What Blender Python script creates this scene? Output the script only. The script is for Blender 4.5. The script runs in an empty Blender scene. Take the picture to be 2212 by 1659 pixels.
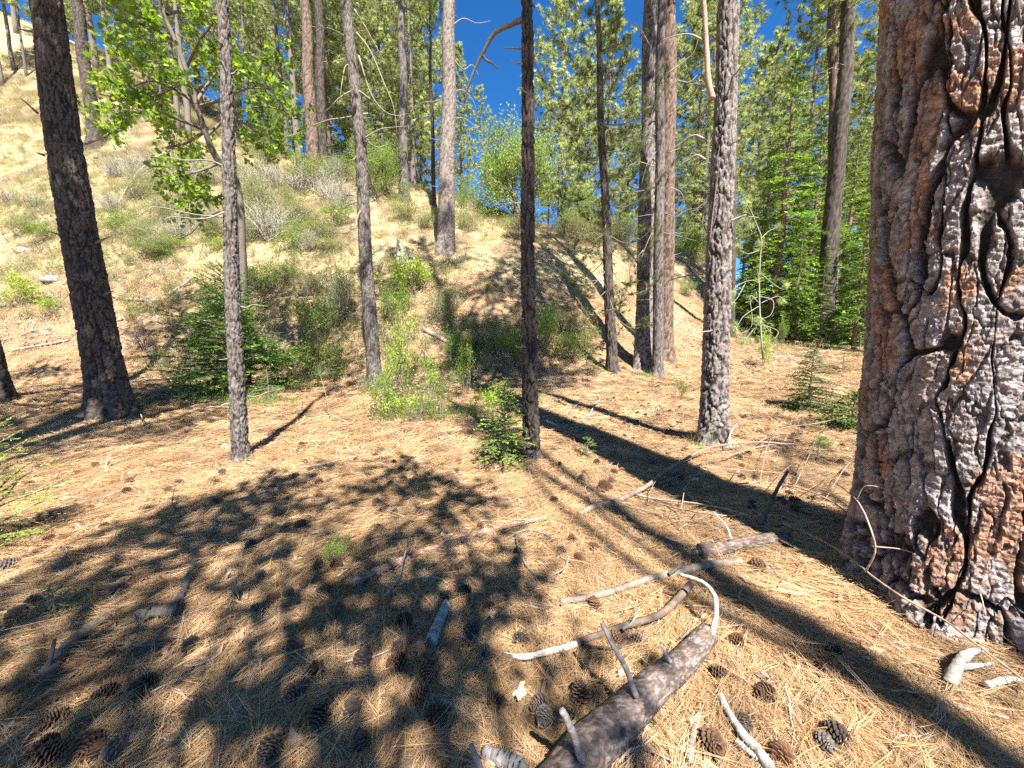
import bpy, math, random
import numpy as np
from mathutils import Vector, Quaternion
R = math.radians
sc = bpy.context.scene
COL = sc.collection

# ------------------------------------------------------------ camera, sky, sun
FPX, CX, CY, PITCH, EYE = 831.0, 1106.0, 829.5, 8.0, 1.6      # picture measured on a 2212 x 1659 grid
cd = bpy.data.cameras.new('camera'); cam = bpy.data.objects.new('camera', cd); COL.objects.link(cam)
cam.location = (0, 0, EYE); cam.rotation_euler = (R(90 - PITCH), 0, 0)
cd.sensor_width = 36; cd.lens = 36 * FPX / 2212; cd.clip_start = .05; cd.clip_end = 3000
sc.camera = cam
SUN_EL, SUN_AZ = 56.0, 159.5            # azimuth clockwise from +Y (the way the camera looks)
world = bpy.data.worlds.new('World'); sc.world = world; world.use_nodes = True
wn = world.node_tree.nodes; wl = world.node_tree.links
sky = wn.new('ShaderNodeTexSky'); sky.sky_type = 'NISHITA'; sky.sun_disc = False
sky.sun_elevation = R(SUN_EL); sky.sun_rotation = R(SUN_AZ); sky.altitude = 1500
sky.air_density = .8; sky.dust_density = 0; sky.ozone_density = 5
bg = wn['Background']; bg.inputs[1].default_value = .07; hsv = wn.new('ShaderNodeHueSaturation'); hsv.inputs['Saturation'].default_value = 1.25; wl.new(sky.outputs[0], hsv.inputs['Color']); wl.new(hsv.outputs[0], bg.inputs[0])
SUNV = np.array([math.sin(R(SUN_AZ)) * math.cos(R(SUN_EL)), math.cos(R(SUN_AZ)) * math.cos(R(SUN_EL)), math.sin(R(SUN_EL))])
sd = bpy.data.lights.new('sun', 'SUN'); sd.energy = 5.0; sd.angle = R(.53); sd.color = (1, .95, .86)
sun = bpy.data.objects.new('sun', sd); COL.objects.link(sun); sun.location = (10, -20, 30)
sun.rotation_euler = Vector(-SUNV).to_track_quat('-Z', 'Y').to_euler()
sc.view_settings.view_transform = 'Standard'; sc.view_settings.look = 'None'
sc.view_settings.exposure = 1.95; sc.view_settings.gamma = 1.0
sc.cycles.max_bounces = 6; sc.cycles.diffuse_bounces = 3; sc.cycles.transmission_bounces = 3; sc.cycles.adaptive_threshold = .012; sc.cycles.use_denoising = False

# ------------------------------------------------------------ small maths
rng = np.random.default_rng(11)
TAB = rng.random((256, 256)); TAB2 = rng.random((256, 256, 4))
def ss(a, b, x):
    t = np.clip((x - a) / (b - a), 0, 1); return t * t * (3 - 2 * t)
def vnoise(x, y, per=None):
    ix = np.floor(x).astype(int); iy = np.floor(y).astype(int); fx = x - ix; fy = y - iy
    fx = fx * fx * (3 - 2 * fx); fy = fy * fy * (3 - 2 * fy); m = per or 256
    x0 = ix % m % 256; x1 = (ix + 1) % m % 256; y0 = iy % 256; y1 = (iy + 1) % 256
    return (TAB[x0, y0] * (1 - fx) + TAB[x1, y0] * fx) * (1 - fy) + (TAB[x0, y1] * (1 - fx) + TAB[x1, y1] * fx) * fy
def fbm(x, y, o=4, per=None):
    s = 0; a = .5
    for k in range(o):
        s = s + a * vnoise(x + (0 if per else 17.3 * k), y + 9.1 * k, per); x = x * 2; y = y * 2; a *= .5
        per = per * 2 if per else None
    return s / (1 - .5 ** o)
def vor(u, v, per):
    ix = np.floor(u).astype(int); iy = np.floor(v).astype(int)
    F1 = np.full(u.shape, 9.); F2 = F1.copy(); I = np.zeros(u.shape, int)
    for dx in (-1, 0, 1):
        for dy in (-1, 0, 1):
            a = (ix + dx) % per % 256; b = (iy + dy) % 256
            d = np.hypot(ix + dx + .1 + .8 * TAB2[a, b, 0] - u, iy + dy + .1 + .8 * TAB2[a, b, 1] - v)
            near = d < F1
            F2 = np.where(near, F1, np.minimum(F2, d)); I = np.where(near, ((ix + dx) % per) * 4096 + (iy + dy) % 4096, I); F1 = np.where(near, d, F1)
    h = TAB2[(I // 4096) % 256, I % 256, 2]; g = TAB2[(I // 4096) % 256, I % 256, 3]
    return F1, F2, I, h, g
cP, sP = math.cos(R(PITCH)), math.sin(R(PITCH))
def ray(px, py):
    v = (CY - py) / FPX
    return np.array([(px - CX) / FPX, cP + v * sP, -sP + v * cP])
def at_depth(px, py, d):                       # the point of that sight line d metres north of the camera
    r = ray(px, py); return np.array([0, 0, EYE]) + r * (d / r[1])
def unit(a): return a / np.maximum(np.linalg.norm(a, axis=-1, keepdims=True), 1e-9)

# ------------------------------------------------------------ the lie of the land: a spline through surveyed points
_pts = []
for x in (-12, -9, -6, -3, 0, 3, 6, 9):
    for y in (-10, -3, 0, 2, 4, 6, 8, 10): _pts.append((x, y, 0.0 + (.12 if x < -8 and y > 5 else 0)))
for px, col in {
    -150: [(810, 13), (650, 18), (440, 27), (230, 42)],
    0: [(800, 13), (700, 15), (600, 18), (460, 24), (300, 34), (150, 48), (60, 62)],
    250: [(790, 13), (690, 15), (600, 17.5), (450, 23), (320, 31), (200, 44), (120, 60)],
    500: [(800, 12.8), (640, 16.5), (480, 21.5), (380, 28), (305, 40)],
    700: [(815, 12.5), (650, 16), (520, 20), (420, 25), (352, 33)],
    900: [(815, 12.5), (690, 15), (540, 19.5), (455, 25), (405, 30)],
    1050: [(800, 13), (690, 15.2), (560, 19), (495, 23), (450, 29)],
    1200: [(785, 13.6), (690, 16), (570, 20), (515, 23.5)],
    1350: [(775, 15), (650, 19.5), (560, 24), (525, 27)],
    1480: [(755, 17), (660, 22), (570, 28), (545, 31)],
    1620: [(760, 16), (710, 23), (690, 31), (668, 42)],
    1800: [(760, 16), (718, 22), (698, 32), (670, 45)],
    2100: [(770, 15), (722, 22), (700, 34), (670, 46)],
    2400: [(730, 20), (700, 36)]}.items():
    for py, d in col: _pts.append(tuple(at_depth(px, py, d)))
_pts += [(-30, 50, 21), (-22, 46, 14.5), (-14, 44, 11), (-5, 42, 9), (2, 36, 5.5), (9, 36, 4.2), (16, 42, 4), (0, 60, 6), (30, 60, 6), (-40, 70, 32),
         (-85, 90, 58), (-45, 95, 34), (0, 95, 8), (45, 95, 9), (90, 95, 12), (90, 30, 3), (90, -10, 0), (45, -10, 0), (45, 20, 1.2), (25, 0, 0),
         (-30, -12, 1), (-85, -12, 8), (-85, 40, 46), (-45, 12, 7), (-28, 5, 2.2), (-20, 6, .8)]
_pts = np.array(_pts)
def _phi(r2): return .5 * r2 * np.log(np.maximum(r2, 1e-9))
_n = len(_pts); _A = np.zeros((_n + 3, _n + 3))
_A[:_n, :_n] = _phi(((_pts[:, None, :2] - _pts[None, :, :2]) ** 2).sum(-1)) + np.eye(_n) * .25
_A[:_n, _n] = 1; _A[:_n, _n + 1:] = _pts[:, :2]; _A[_n:, :_n] = _A[:_n, _n:].T
_w = np.linalg.solve(_A, np.concatenate([_pts[:, 2], [0, 0, 0]]))
MOUNDS = []
def ter(x, y):
    x = np.asarray(x, float); y = np.asarray(y, float); sh = x.shape; x = np.clip(x.ravel(), -88, 90); y = np.clip(y.ravel(), -12, 96)
    z = np.empty(len(x))
    for k in range(0, len(x), 20000):
        X = x[k:k + 20000]; Y = y[k:k + 20000]
        z[k:k + 20000] = _phi((X[:, None] - _pts[:, 0]) ** 2 + (Y[:, None] - _pts[:, 1]) ** 2) @ _w[:_n] + _w[_n] + _w[_n + 1] * X + _w[_n + 2] * Y
    hill = ss(.3, 3, z)
    z = z + (fbm(x * .9, y * .9, 2) - .5) * (.10 + .25 * hill) + (fbm(x * 3.1 + 40, y * 3.1, 2) - .5) * (.05 + .08 * hill)
    z = z + ss(1.9, .75, np.hypot(x - 2.55, y - 2.05)) * .12
    for mx, my, mr, mh in MOUNDS: z = z + mh * np.exp(-((x - mx) ** 2 + (y - my) ** 2) / (2 * mr * mr))
    return z.reshape(sh)
def at(px, py, lift=0.0):                      # where that sight line meets the ground (or a level 'lift' above it)
    r = ray(px, py); t = np.geomspace(.6, 160, 900); P = np.array([0, 0, EYE]) + r * t[:, None]
    g = P[:, 2] - ter(P[:, 0], P[:, 1]) - lift; k = int(np.argmax(g < 0))
    if g[k] >= 0: return P[-1]
    if k == 0: return P[0]
    f = g[k - 1] / (g[k - 1] - g[k]); return P[k - 1] * (1 - f) + P[k] * f
MOUNDS += [(*at(px, py)[:2], mr, mh) for px, py, mr, mh in ((521, 992, .26, .07), (1148, 990, .26, .07), (1541, 958, .42, .10), (241, 893, .6, .12), (811, 842, .45, .09), (-12, 868, .5, .1), (1323, 808, .35, .08), (1410, 795, .7, .12))]
def camdepth(P): return float(P[1] * cP - (P[2] - EYE) * sP)
def pxw(w, P):                                 # width in picture units at point P -> metres
    d = camdepth(P); return w * d / FPX * math.cos(math.atan(abs(P[0]) / max(d, .1)))

# ------------------------------------------------------------ mesh helpers
class Geo:
    def __init__(s): s.V = []; s.Fq = []; s.Ft = []; s.C = []; s.n = 0
    def add(s, V, Q=None, T=None, C=(1, 1, 1)):
        V = np.asarray(V, float).reshape(-1, 3)
        if Q is not None and len(Q): s.Fq.append(np.asarray(Q).reshape(-1, 4) + s.n)
        if T is not None and len(T): s.Ft.append(np.asarray(T).reshape(-1, 3) + s.n)
        C = np.asarray(C, float); s.C.append(np.broadcast_to(C, V.shape)); s.V.append(V); s.n += len(V); return s
    def mesh(s, name, mats, smooth=True, origin=(0, 0, 0)):
        V = np.concatenate(s.V) - np.asarray(origin); C = np.concatenate(s.C)
        Q = np.concatenate(s.Fq) if s.Fq else np.zeros((0, 4), int); T = np.concatenate(s.Ft) if s.Ft else np.zeros((0, 3), int)
        me = bpy.data.meshes.new(name); me.vertices.add(len(V)); me.vertices.foreach_set('co', V.astype(np.float32).ravel())
        L = np.concatenate([Q.ravel(), T.ravel()]).astype(np.int32); me.loops.add(len(L)); me.loops.foreach_set('vertex_index', L)
        st = np.concatenate([np.arange(len(Q)) * 4, len(Q) * 4 + np.arange(len(T)) * 3]).astype(np.int32)
        me.polygons.add(len(st)); me.polygons.foreach_set('loop_start', st)
        me.update(calc_edges=True)
        me.polygons.foreach_set('use_smooth', np.full(len(st), smooth)); 
        ca = me.color_attributes.new('col', 'FLOAT_COLOR', 'POINT')
        ca.data.foreach_set('color', np.concatenate([C, np.ones((len(C), 1))], 1).astype(np.float32).ravel())
        for m in (mats if isinstance(mats, (list, tuple)) else [mats]): me.materials.append(m)
        return me
def obj(name, me, parent=None, loc=None, link=True):
    o = bpy.data.objects.new(name, me)
    if link: COL.objects.link(o)
    if parent is not None: o.parent = parent
    if loc is not None: o.location = loc
    return o
def tag(o, label=None, cat=None, group=None, kind=None):
    if label: o['label'] = label
    if cat: o['category'] = cat
    if group: o['group'] = group
    if kind: o['kind'] = kind
    return o
def thing(name, label, cat, loc, group=None, rz=0, s=1):
    o = obj(name, None, loc=tuple(float(c) for c in loc)); o.rotation_euler[2] = rz; o.scale = (s, s, s); o.empty_display_size = .2
    return tag(o, label, cat, group)
def dup(root, loc, rz=0, s=1, label=None):
    r = root.copy(); COL.objects.link(r); r.location = tuple(float(c) for c in loc); r.rotation_euler[2] = rz; r.scale = (s, s, s)
    if label: r['label'] = label
    for ch in list(root.children):
        c = ch.copy(); COL.objects.link(c); c.parent = r
        for g in list(ch.children):
            d = g.copy(); COL.objects.link(d); d.parent = c
    return r
def spline(P, n):
    P = np.asarray(P, float); m = len(P)
    if m == 2: return P[0] + (P[1] - P[0]) * np.linspace(0, 1, n)[:, None]
    Q = np.vstack([2 * P[0] - P[1], P, 2 * P[-1] - P[-2]]); t = np.linspace(0, m - 1 - 1e-6, n); i = t.astype(int); f = (t - i)[:, None]
    a, b, c, d = Q[i], Q[i + 1], Q[i + 2], Q[i + 3]
    return .5 * (2 * b + (c - a) * f + (2 * a - 5 * b + 4 * c - d) * f ** 2 + (3 * b - a - 3 * c + d) * f ** 3)
def frames(P):
    T = unit(np.gradient(P, axis=0)); N = np.empty_like(T)
    a = np.cross(T[0], [0, 0, 1.]); a = a if np.linalg.norm(a) > .1 else np.cross(T[0], [1., 0, 0]); N[0] = unit(a)
    for k in range(1, len(P)):
        v = N[k - 1] - T[k] * np.dot(N[k - 1], T[k]); N[k] = unit(v)
    return T, N, np.cross(T, N)
def tube(G, P, r, seg=6, C=(1, 1, 1), rough=0.0, cap=True, seed=0):
    P = np.asarray(P, float); n = len(P); r = np.broadcast_to(np.asarray(r, float), (n,)); T, N, B = frames(P)
    a = np.linspace(0, 2 * np.pi, seg, endpoint=False)
    rad = r[:, None] * np.ones(seg)
    if rough:
        L = np.concatenate([[0], np.cumsum(np.linalg.norm(np.diff(P, axis=0), axis=1))])
        rad = rad * (1 + rough * (fbm(np.cos(a)[None, :] * 1.5 + 5 + seed * 3.7 + 0 * L[:, None], L[:, None] / max(r.max(), .004) * .45 + np.sin(a)[None, :] * 1.5 + seed, 3) - .5) * 2)
    V = P[:, None, :] + rad[..., None] * (np.cos(a)[None, :, None] * N[:, None, :] + np.sin(a)[None, :, None] * B[:, None, :])
    i = np.arange(n - 1)[:, None] * seg; j = np.arange(seg)[None, :]; k = (j + 1) % seg
    Q = np.stack([i + j, i + k, i + seg + k, i + seg + j], -1).reshape(-1, 4)
    V = V.reshape(-1, 3); Tt = []
    Cc = np.asarray(C, float)
    if Cc.ndim == 2: Cc = np.repeat(Cc, seg, axis=0)
    if cap:
        V = np.vstack([V, P[0], P[-1]]); m = n * seg
        for q in range(seg):
            Tt.append((m, (q + 1) % seg, q)); Tt.append((m + 1, (n - 1) * seg + q, (n - 1) * seg + (q + 1) % seg))
        if Cc.ndim == 2: Cc = np.vstack([Cc, Cc[0], Cc[-1]])
    G.add(V, Q, Tt, Cc); return G
def jitter_line(a, b, n, amp, rg):
    P = np.asarray(a) + (np.asarray(b) - np.asarray(a)) * np.linspace(0, 1, n)[:, None]
    P[1:-1] += rg.normal(0, amp, (n - 2, 3)); return P

# ------------------------------------------------------------ materials
def mat(name, col=(1, 1, 1), attr=True, var=.25, scale=25, bump=0., bscale=80, rough=.85, trans=0., rv=0., stretch=(1, 1, 1), spec=.25, tcol=None, pos=False, two=None):
    m = bpy.data.materials.new(name); m.use_nodes = True; N = m.node_tree.nodes; L = m.node_tree.links; b = N['Principled BSDF']
    b.inputs['Roughness'].default_value = rough; b.inputs['Specular IOR Level'].default_value = spec
    geo = N.new('ShaderNodeNewGeometry') if pos else N.new('ShaderNodeTexCoord')
    mp = N.new('ShaderNodeMapping'); mp.inputs['Scale'].default_value = stretch; L.new(geo.outputs['Position' if pos else 'Object'], mp.inputs[0])
    no = N.new('ShaderNodeTexNoise'); no.inputs['Scale'].default_value = scale; no.inputs['Detail'].default_value = 5; L.new(mp.outputs[0], no.inputs['Vector'])
    mr = N.new('ShaderNodeMapRange'); mr.inputs[1].default_value = .3; mr.inputs[2].default_value = .7; mr.inputs[3].default_value = 1 - var; mr.inputs[4].default_value = 1 + var
    L.new(no.outputs[0], mr.inputs[0])
    base = N.new('ShaderNodeRGB'); base.outputs[0].default_value = (*col, 1); cur = base.outputs[0]
    def mul(a, bsock, vec=False):
        x = N.new('ShaderNodeMix'); x.data_type = 'RGBA'; x.blend_type = 'MULTIPLY'; x.inputs[0].default_value = 1; L.new(a, x.inputs[6]); L.new(bsock, x.inputs[7]); return x.outputs[2]
    if two:                                            # a second colour in broad patches
        n2 = N.new('ShaderNodeTexNoise'); n2.inputs['Scale'].default_value = two[1]; n2.inputs['Detail'].default_value = 3; L.new(geo.outputs['Position' if pos else 'Object'], n2.inputs['Vector'])
        r2 = N.new('ShaderNodeMapRange'); r2.inputs[1].default_value = two[2]; r2.inputs[2].default_value = two[3]; L.new(n2.outputs[0], r2.inputs[0])
        x = N.new('ShaderNodeMix'); x.data_type = 'RGBA'; L.new(r2.outputs[0], x.inputs[0]); L.new(cur, x.inputs[6]); x.inputs[7].default_value = (*two[0], 1); cur = x.outputs[2]
    if attr:
        at_ = N.new('ShaderNodeAttribute'); at_.attribute_name = 'col'; cur = mul(cur, at_.outputs['Color'])
    cur = mul(cur, mr.outputs[0])
    if rv:
        oi = N.new('ShaderNodeObjectInfo'); r3 = N.new('ShaderNodeMapRange'); r3.inputs[3].default_value = 1 - rv; r3.inputs[4].default_value = 1 + rv
        L.new(oi.outputs['Random'], r3.inputs[0]); cur = mul(cur, r3.outputs[0])
    L.new(cur, b.inputs['Base Color'])
    if bump:
        n3 = N.new('ShaderNodeTexNoise'); n3.inputs['Scale'].default_value = bscale; n3.inputs['Detail'].default_value = 6; n3.inputs['Roughness'].default_value = .65; L.new(mp.outputs[0], n3.inputs['Vector'])
        bp = N.new('ShaderNodeBump'); bp.inputs['Strength'].default_value = bump; bp.inputs['Distance'].default_value = .02; L.new(n3.outputs[0], bp.inputs['Height']); L.new(bp.outputs[0], b.inputs['Normal'])
    if trans:
        t = N.new('ShaderNodeBsdfTranslucent'); mx = N.new('ShaderNodeMixShader'); mx.inputs[0].default_value = trans
        if tcol:
            c = N.new('ShaderNodeRGB'); c.outputs[0].default_value = (*tcol, 1); L.new(mul(cur, c.outputs[0]), t.inputs[0])
        else: L.new(cur, t.inputs[0])
        out = N['Material Output']; L.new(b.outputs[0], mx.inputs[1]); L.new(t.outputs[0], mx.inputs[2]); L.new(mx.outputs[0], out.inputs[0])
    return m
GM = dict(
 ground=mat('ground_earth', var=.35, scale=9, bump=.9, bscale=45, rough=.95, pos=True),
 bark=mat('bark', var=.28, scale=30, bump=.55, bscale=70, rough=.9, spec=.2),
 wood=mat('dead_wood', var=.3, scale=35, bump=.4, bscale=120, rough=.85),
 twig=mat('twig', var=.2, scale=30, rough=.85),
 litter=mat('fallen_needles', var=.34, scale=2.6, rough=.7, rv=.25, pos=True, spec=.3, two=((.62, .60, .58), 1.1, .50, .66)),
 needle=mat('pine_needles', var=.3, scale=1.1, rough=.55, trans=.48, rv=.12, spec=.35, tcol=(1.5, 1.4, .8)),
 fir=mat('fir_needles', var=.3, scale=3, rough=.55, trans=.28, rv=.12, spec=.3, tcol=(1.3, 1.5, .5)),
 leaf=mat('green_leaves', var=.25, scale=4, rough=.5, trans=.42, rv=.1, spec=.3, tcol=(1.7, 1.6, .6)),
 grass=mat('grass_blades', var=.25, scale=.5, rough=.75, trans=.3, rv=.15, pos=True),
 cone=mat('pine_cone', var=.3, scale=40, rough=.75, rv=.3),
 rock=mat('rock', var=.3, scale=7, bump=.7, bscale=25, rough=.92),
 debris=mat('forest_debris', var=.3, scale=14, rough=.85, rv=.3),
)

def flaky_bark():
    m = mat('old_bark', var=.25, scale=18, bump=.5, bscale=60, rough=.9, spec=.15); N = m.node_tree.nodes; L = m.node_tree.links; b = N['Principled BSDF']
    tc = N.new('ShaderNodeTexCoord'); nz = N.new('ShaderNodeTexNoise'); nz.inputs['Scale'].default_value = 14; nz.inputs['Detail'].default_value = 4; L.new(tc.outputs['Object'], nz.inputs['Vector'])
    ad = N.new('ShaderNodeVectorMath'); ad.operation = 'MULTIPLY_ADD'; L.new(nz.outputs['Color'], ad.inputs[0]); ad.inputs[1].default_value = (.05, .05, .05); L.new(tc.outputs['Object'], ad.inputs[2])
    mp = N.new('ShaderNodeMapping'); mp.inputs['Scale'].default_value = (30, 30, 46); L.new(ad.outputs[0], mp.inputs[0])
    vo = N.new('ShaderNodeTexVoronoi'); vo.inputs['Scale'].default_value = 1.0; L.new(mp.outputs[0], vo.inputs['Vector'])
    sep = N.new('ShaderNodeSeparateColor'); L.new(vo.outputs['Color'], sep.inputs[0])
    old = b.inputs['Normal'].links[0].from_node; bp = N.new('ShaderNodeBump'); bp.inputs['Strength'].default_value = .9; bp.inputs['Distance'].default_value = .02
    mx = N.new('ShaderNodeMath'); mx.operation = 'MULTIPLY_ADD'; L.new(vo.outputs['Distance'], mx.inputs[0]); mx.inputs[1].default_value = -.5; L.new(sep.outputs[0], mx.inputs[2])
    L.new(mx.outputs[0], bp.inputs['Height']); L.new(old.outputs[0], bp.inputs['Normal']); L.new(bp.outputs[0], b.inputs['Normal'])
    src = b.inputs['Base Color'].links[0].from_socket; c2 = N.new('ShaderNodeMix'); c2.data_type = 'RGBA'; c2.blend_type = 'MULTIPLY'; c2.inputs[0].default_value = 1; L.new(src, c2.inputs[6])
    cr = N.new('ShaderNodeValToRGB'); e = cr.color_ramp.elements; e[0].color = (.62, .56, .54, 1); e[1].color = (1.25, 1.22, 1.25, 1); x = e.new(.55); x.color = (1, .98, .98, 1); x = e.new(.70); x.color = (1.15, .92, .78, 1); x = e.new(.78); x.color = (1.05, 1.02, 1.02, 1)
    L.new(sep.outputs[1], cr.inputs[0]); L.new(cr.outputs[0], c2.inputs[7]); L.new(c2.outputs[2], b.inputs['Base Color']); return m
GM['old'] = flaky_bark()
# ------------------------------------------------------------ ground
def axis(lo, hi, c, dens, n):
    t = np.linspace(-1, 1, n); k = dens; a = np.sinh(k * t) / np.sinh(k)
    return np.where(a < 0, c + a * (c - lo), c + a * (hi - c))
def zone(x, y, z):                              # what covers the ground: 1 = straw grass, 0 = needle litter
    n = fbm(x * .25 + 3, y * .25, 3); w = ss(2.6, 5.0, z + (n - .5) * 3.0 + np.clip((-x - 6) * .0, 0, 9))
    return w * ss(16, 9, x - (y - 22) * .6)
def build_ground():
    xs = axis(-700, 700, 0, 6.6, 330); ys = axis(-60, 900, 5.0, 6.0, 330); X, Y = np.meshgrid(xs, ys, indexing='ij'); Z = ter(X, Y)
    n, m = X.shape; i = np.arange(n - 1)[:, None] * m; j = np.arange(m - 1)[None, :]
    Q = np.stack([i + j, i + m + j, i + m + j + 1, i + j + 1], -1).reshape(-1, 4)
    w = zone(X, Y, Z)[..., None]; q = fbm(X * .8 + 9, Y * .8, 3)[..., None]; b = ss(.5, .75, fbm(X * .35 + 70, Y * .35, 3))[..., None]
    lit = np.array([.23, .148, .08]) * (1 - b * .35) + np.array([.25, .215, .17]) * b * .4
    soil = ss(.50, .62, fbm(X * .7 + 5, Y * .7 + 44, 4))[..., None]
    gr = (np.array([.30, .245, .13]) * (1 - .5 * b) + np.array([.31, .245, .16]) * b * .5) * (1 - soil) + np.array([.17, .12, .08]) * soil
    Cc = (lit * (1 - w) + gr * w) * (.8 + .4 * q)
    G = Geo().add(np.stack([X, Y, Z], -1), Q, None, Cc.reshape(-1, 3))
    tag(obj('ground', G.mesh('ground', GM['ground'])), kind='structure')['label'] = 'forest floor of dry needles rising to a straw-coloured hillside'
build_ground()

# ------------------------------------------------------------ scattering uncountable cover
def scatter(name, label, pts, yaw, scale, idx, temps, tilt=1.0):
    pts = np.asarray(pts); e = .15
    nx = -(ter(pts[:, 0] + e, pts[:, 1]) - ter(pts[:, 0] - e, pts[:, 1])) / (2 * e) * tilt; ny = -(ter(pts[:, 0], pts[:, 1] + e) - ter(pts[:, 0], pts[:, 1] - e)) / (2 * e) * tilt
    rot = np.empty((len(pts), 3)); Z = Vector((0, 0, 1))
    for k in range(len(pts)):
        q = Z.rotation_difference(Vector((nx[k], ny[k], 1))) @ Quaternion((0, 0, 1), yaw[k]); rot[k] = q.to_euler()
    me = bpy.data.meshes.new(name); me.vertices.add(len(pts)); me.vertices.foreach_set('co', pts.astype(np.float32).ravel())
    a = me.attributes.new('rot', 'FLOAT_VECTOR', 'POINT'); a.data.foreach_set('vector', rot.astype(np.float32).ravel())
    a = me.attributes.new('scl', 'FLOAT', 'POINT'); a.data.foreach_set('value', np.asarray(scale, np.float32))
    a = me.attributes.new('idx', 'INT', 'POINT'); a.data.foreach_set('value', np.asarray(idx, np.int32))
    c = bpy.data.collections.new(name + '_kinds')
    for k, t in enumerate(temps): c.objects.link(bpy.data.objects.new('%s_kind_%02d' % (name, k), t))
    ng = bpy.data.node_groups.new(name, 'GeometryNodeTree'); ng.interface.new_socket('Geometry', in_out='INPUT', socket_type='NodeSocketGeometry'); ng.interface.new_socket('Geometry', in_out='OUTPUT', socket_type='NodeSocketGeometry')
    N = ng.nodes; L = ng.links; gi = N.new('NodeGroupInput'); go = N.new('NodeGroupOutput'); ip = N.new('GeometryNodeInstanceOnPoints'); ci = N.new('GeometryNodeCollectionInfo')
    ci.inputs[0].default_value = c; ci.inputs['Separate Children'].default_value = True; ci.inputs['Reset Children'].default_value = True
    def na(nm, dt): x = N.new('GeometryNodeInputNamedAttribute'); x.data_type = dt; x.inputs[0].default_value = nm; return x.outputs[0]
    L.new(gi.outputs[0], ip.inputs['Points']); L.new(ci.outputs[0], ip.inputs['Instance']); ip.inputs['Pick Instance'].default_value = True
    L.new(na('idx', 'INT'), ip.inputs['Instance Index']); L.new(na('scl', 'FLOAT'), ip.inputs['Scale'])
    er = N.new('FunctionNodeEulerToRotation'); L.new(na('rot', 'FLOAT_VECTOR'), er.inputs[0]); L.new(er.outputs[0], ip.inputs['Rotation'])
    L.new(ip.outputs[0], go.inputs[0])
    o = obj(name, me); md = o.modifiers.new('scatter', 'NODES'); md.node_group = ng
    return tag(o, label, kind='stuff')

def needle_patch(n, rad, width, rg, align=.5, lift=.03):
    G = Geo(); cols = np.array([[.40, .245, .122], [.47, .308, .162], [.32, .19, .092], [.39, .285, .178], [.285, .23, .175], [.42, .23, .10]])
    k = n // 3; fx = rg.uniform(-rad, rad, (k, 2)); fx = fx[np.hypot(*fx.T) < rad]; k = len(fx)
    th = np.where(rg.random(k) < align, rg.normal(0, .35, k), rg.uniform(0, np.pi, k)) + np.pi * (rg.random(k) < .5)
    z0 = rg.random(k) ** 1.5 * lift; el = rg.normal(0, .07, k) + (rg.random(k) < .05) * rg.uniform(.1, .35, k)
    c = cols[rg.choice(6, k, p=[.26, .2, .2, .14, .1, .1])] * rg.uniform(.75, 1.2, (k, 1))
    for s in range(3):
        a = th + rg.normal(0, .13, k); Ln = rg.uniform(.12, .21, k); bend = rg.normal(0, .25, k)
        P = []; p = np.column_stack([fx, z0]) - .5 * Ln[:, None] * np.column_stack([np.cos(a), np.sin(a), 0 * a]); ang = a - bend / 2
        for q in range(4):
            P.append(p); p = p + (Ln / 3)[:, None] * np.column_stack([np.cos(ang) * np.cos(el), np.sin(ang) * np.cos(el), np.sin(el)]); ang = ang + bend / 3 * 1.4
        P = np.array(P); P[..., 2] = np.maximum(P[..., 2], .001 + .002 * rg.random(k))
        ro = rg.uniform(-.9, .9, k); side = np.column_stack([-np.sin(a) * np.cos(ro), np.cos(a) * np.cos(ro), np.sin(ro)]) * width / 2
        wd = np.array([.8, 1, .9, .3])
        V = np.stack([np.stack([P[q] + side * wd[q], P[q] - side * wd[q]], 1) for q in range(4)], 1).reshape(-1, 3)
        b = np.arange(k)[:, None] * 8; Q = np.concatenate([b + np.array([[2 * q, 2 * q + 1, 2 * q + 3, 2 * q + 2]]) for q in range(3)])
        G.add(V, Q, None, np.repeat(c, 8, axis=0))
    return G.mesh('needle_patch', GM['litter'], smooth=False)
def in_view(x, y, marg=.12):
    return (np.abs(x) < (1.33 + marg) * (y + .1) + .25) & (y > .75)
def combed(x, y): return 6.3 * fbm(x * .45 + 31, y * .45 + 12, 2) + .8
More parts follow.
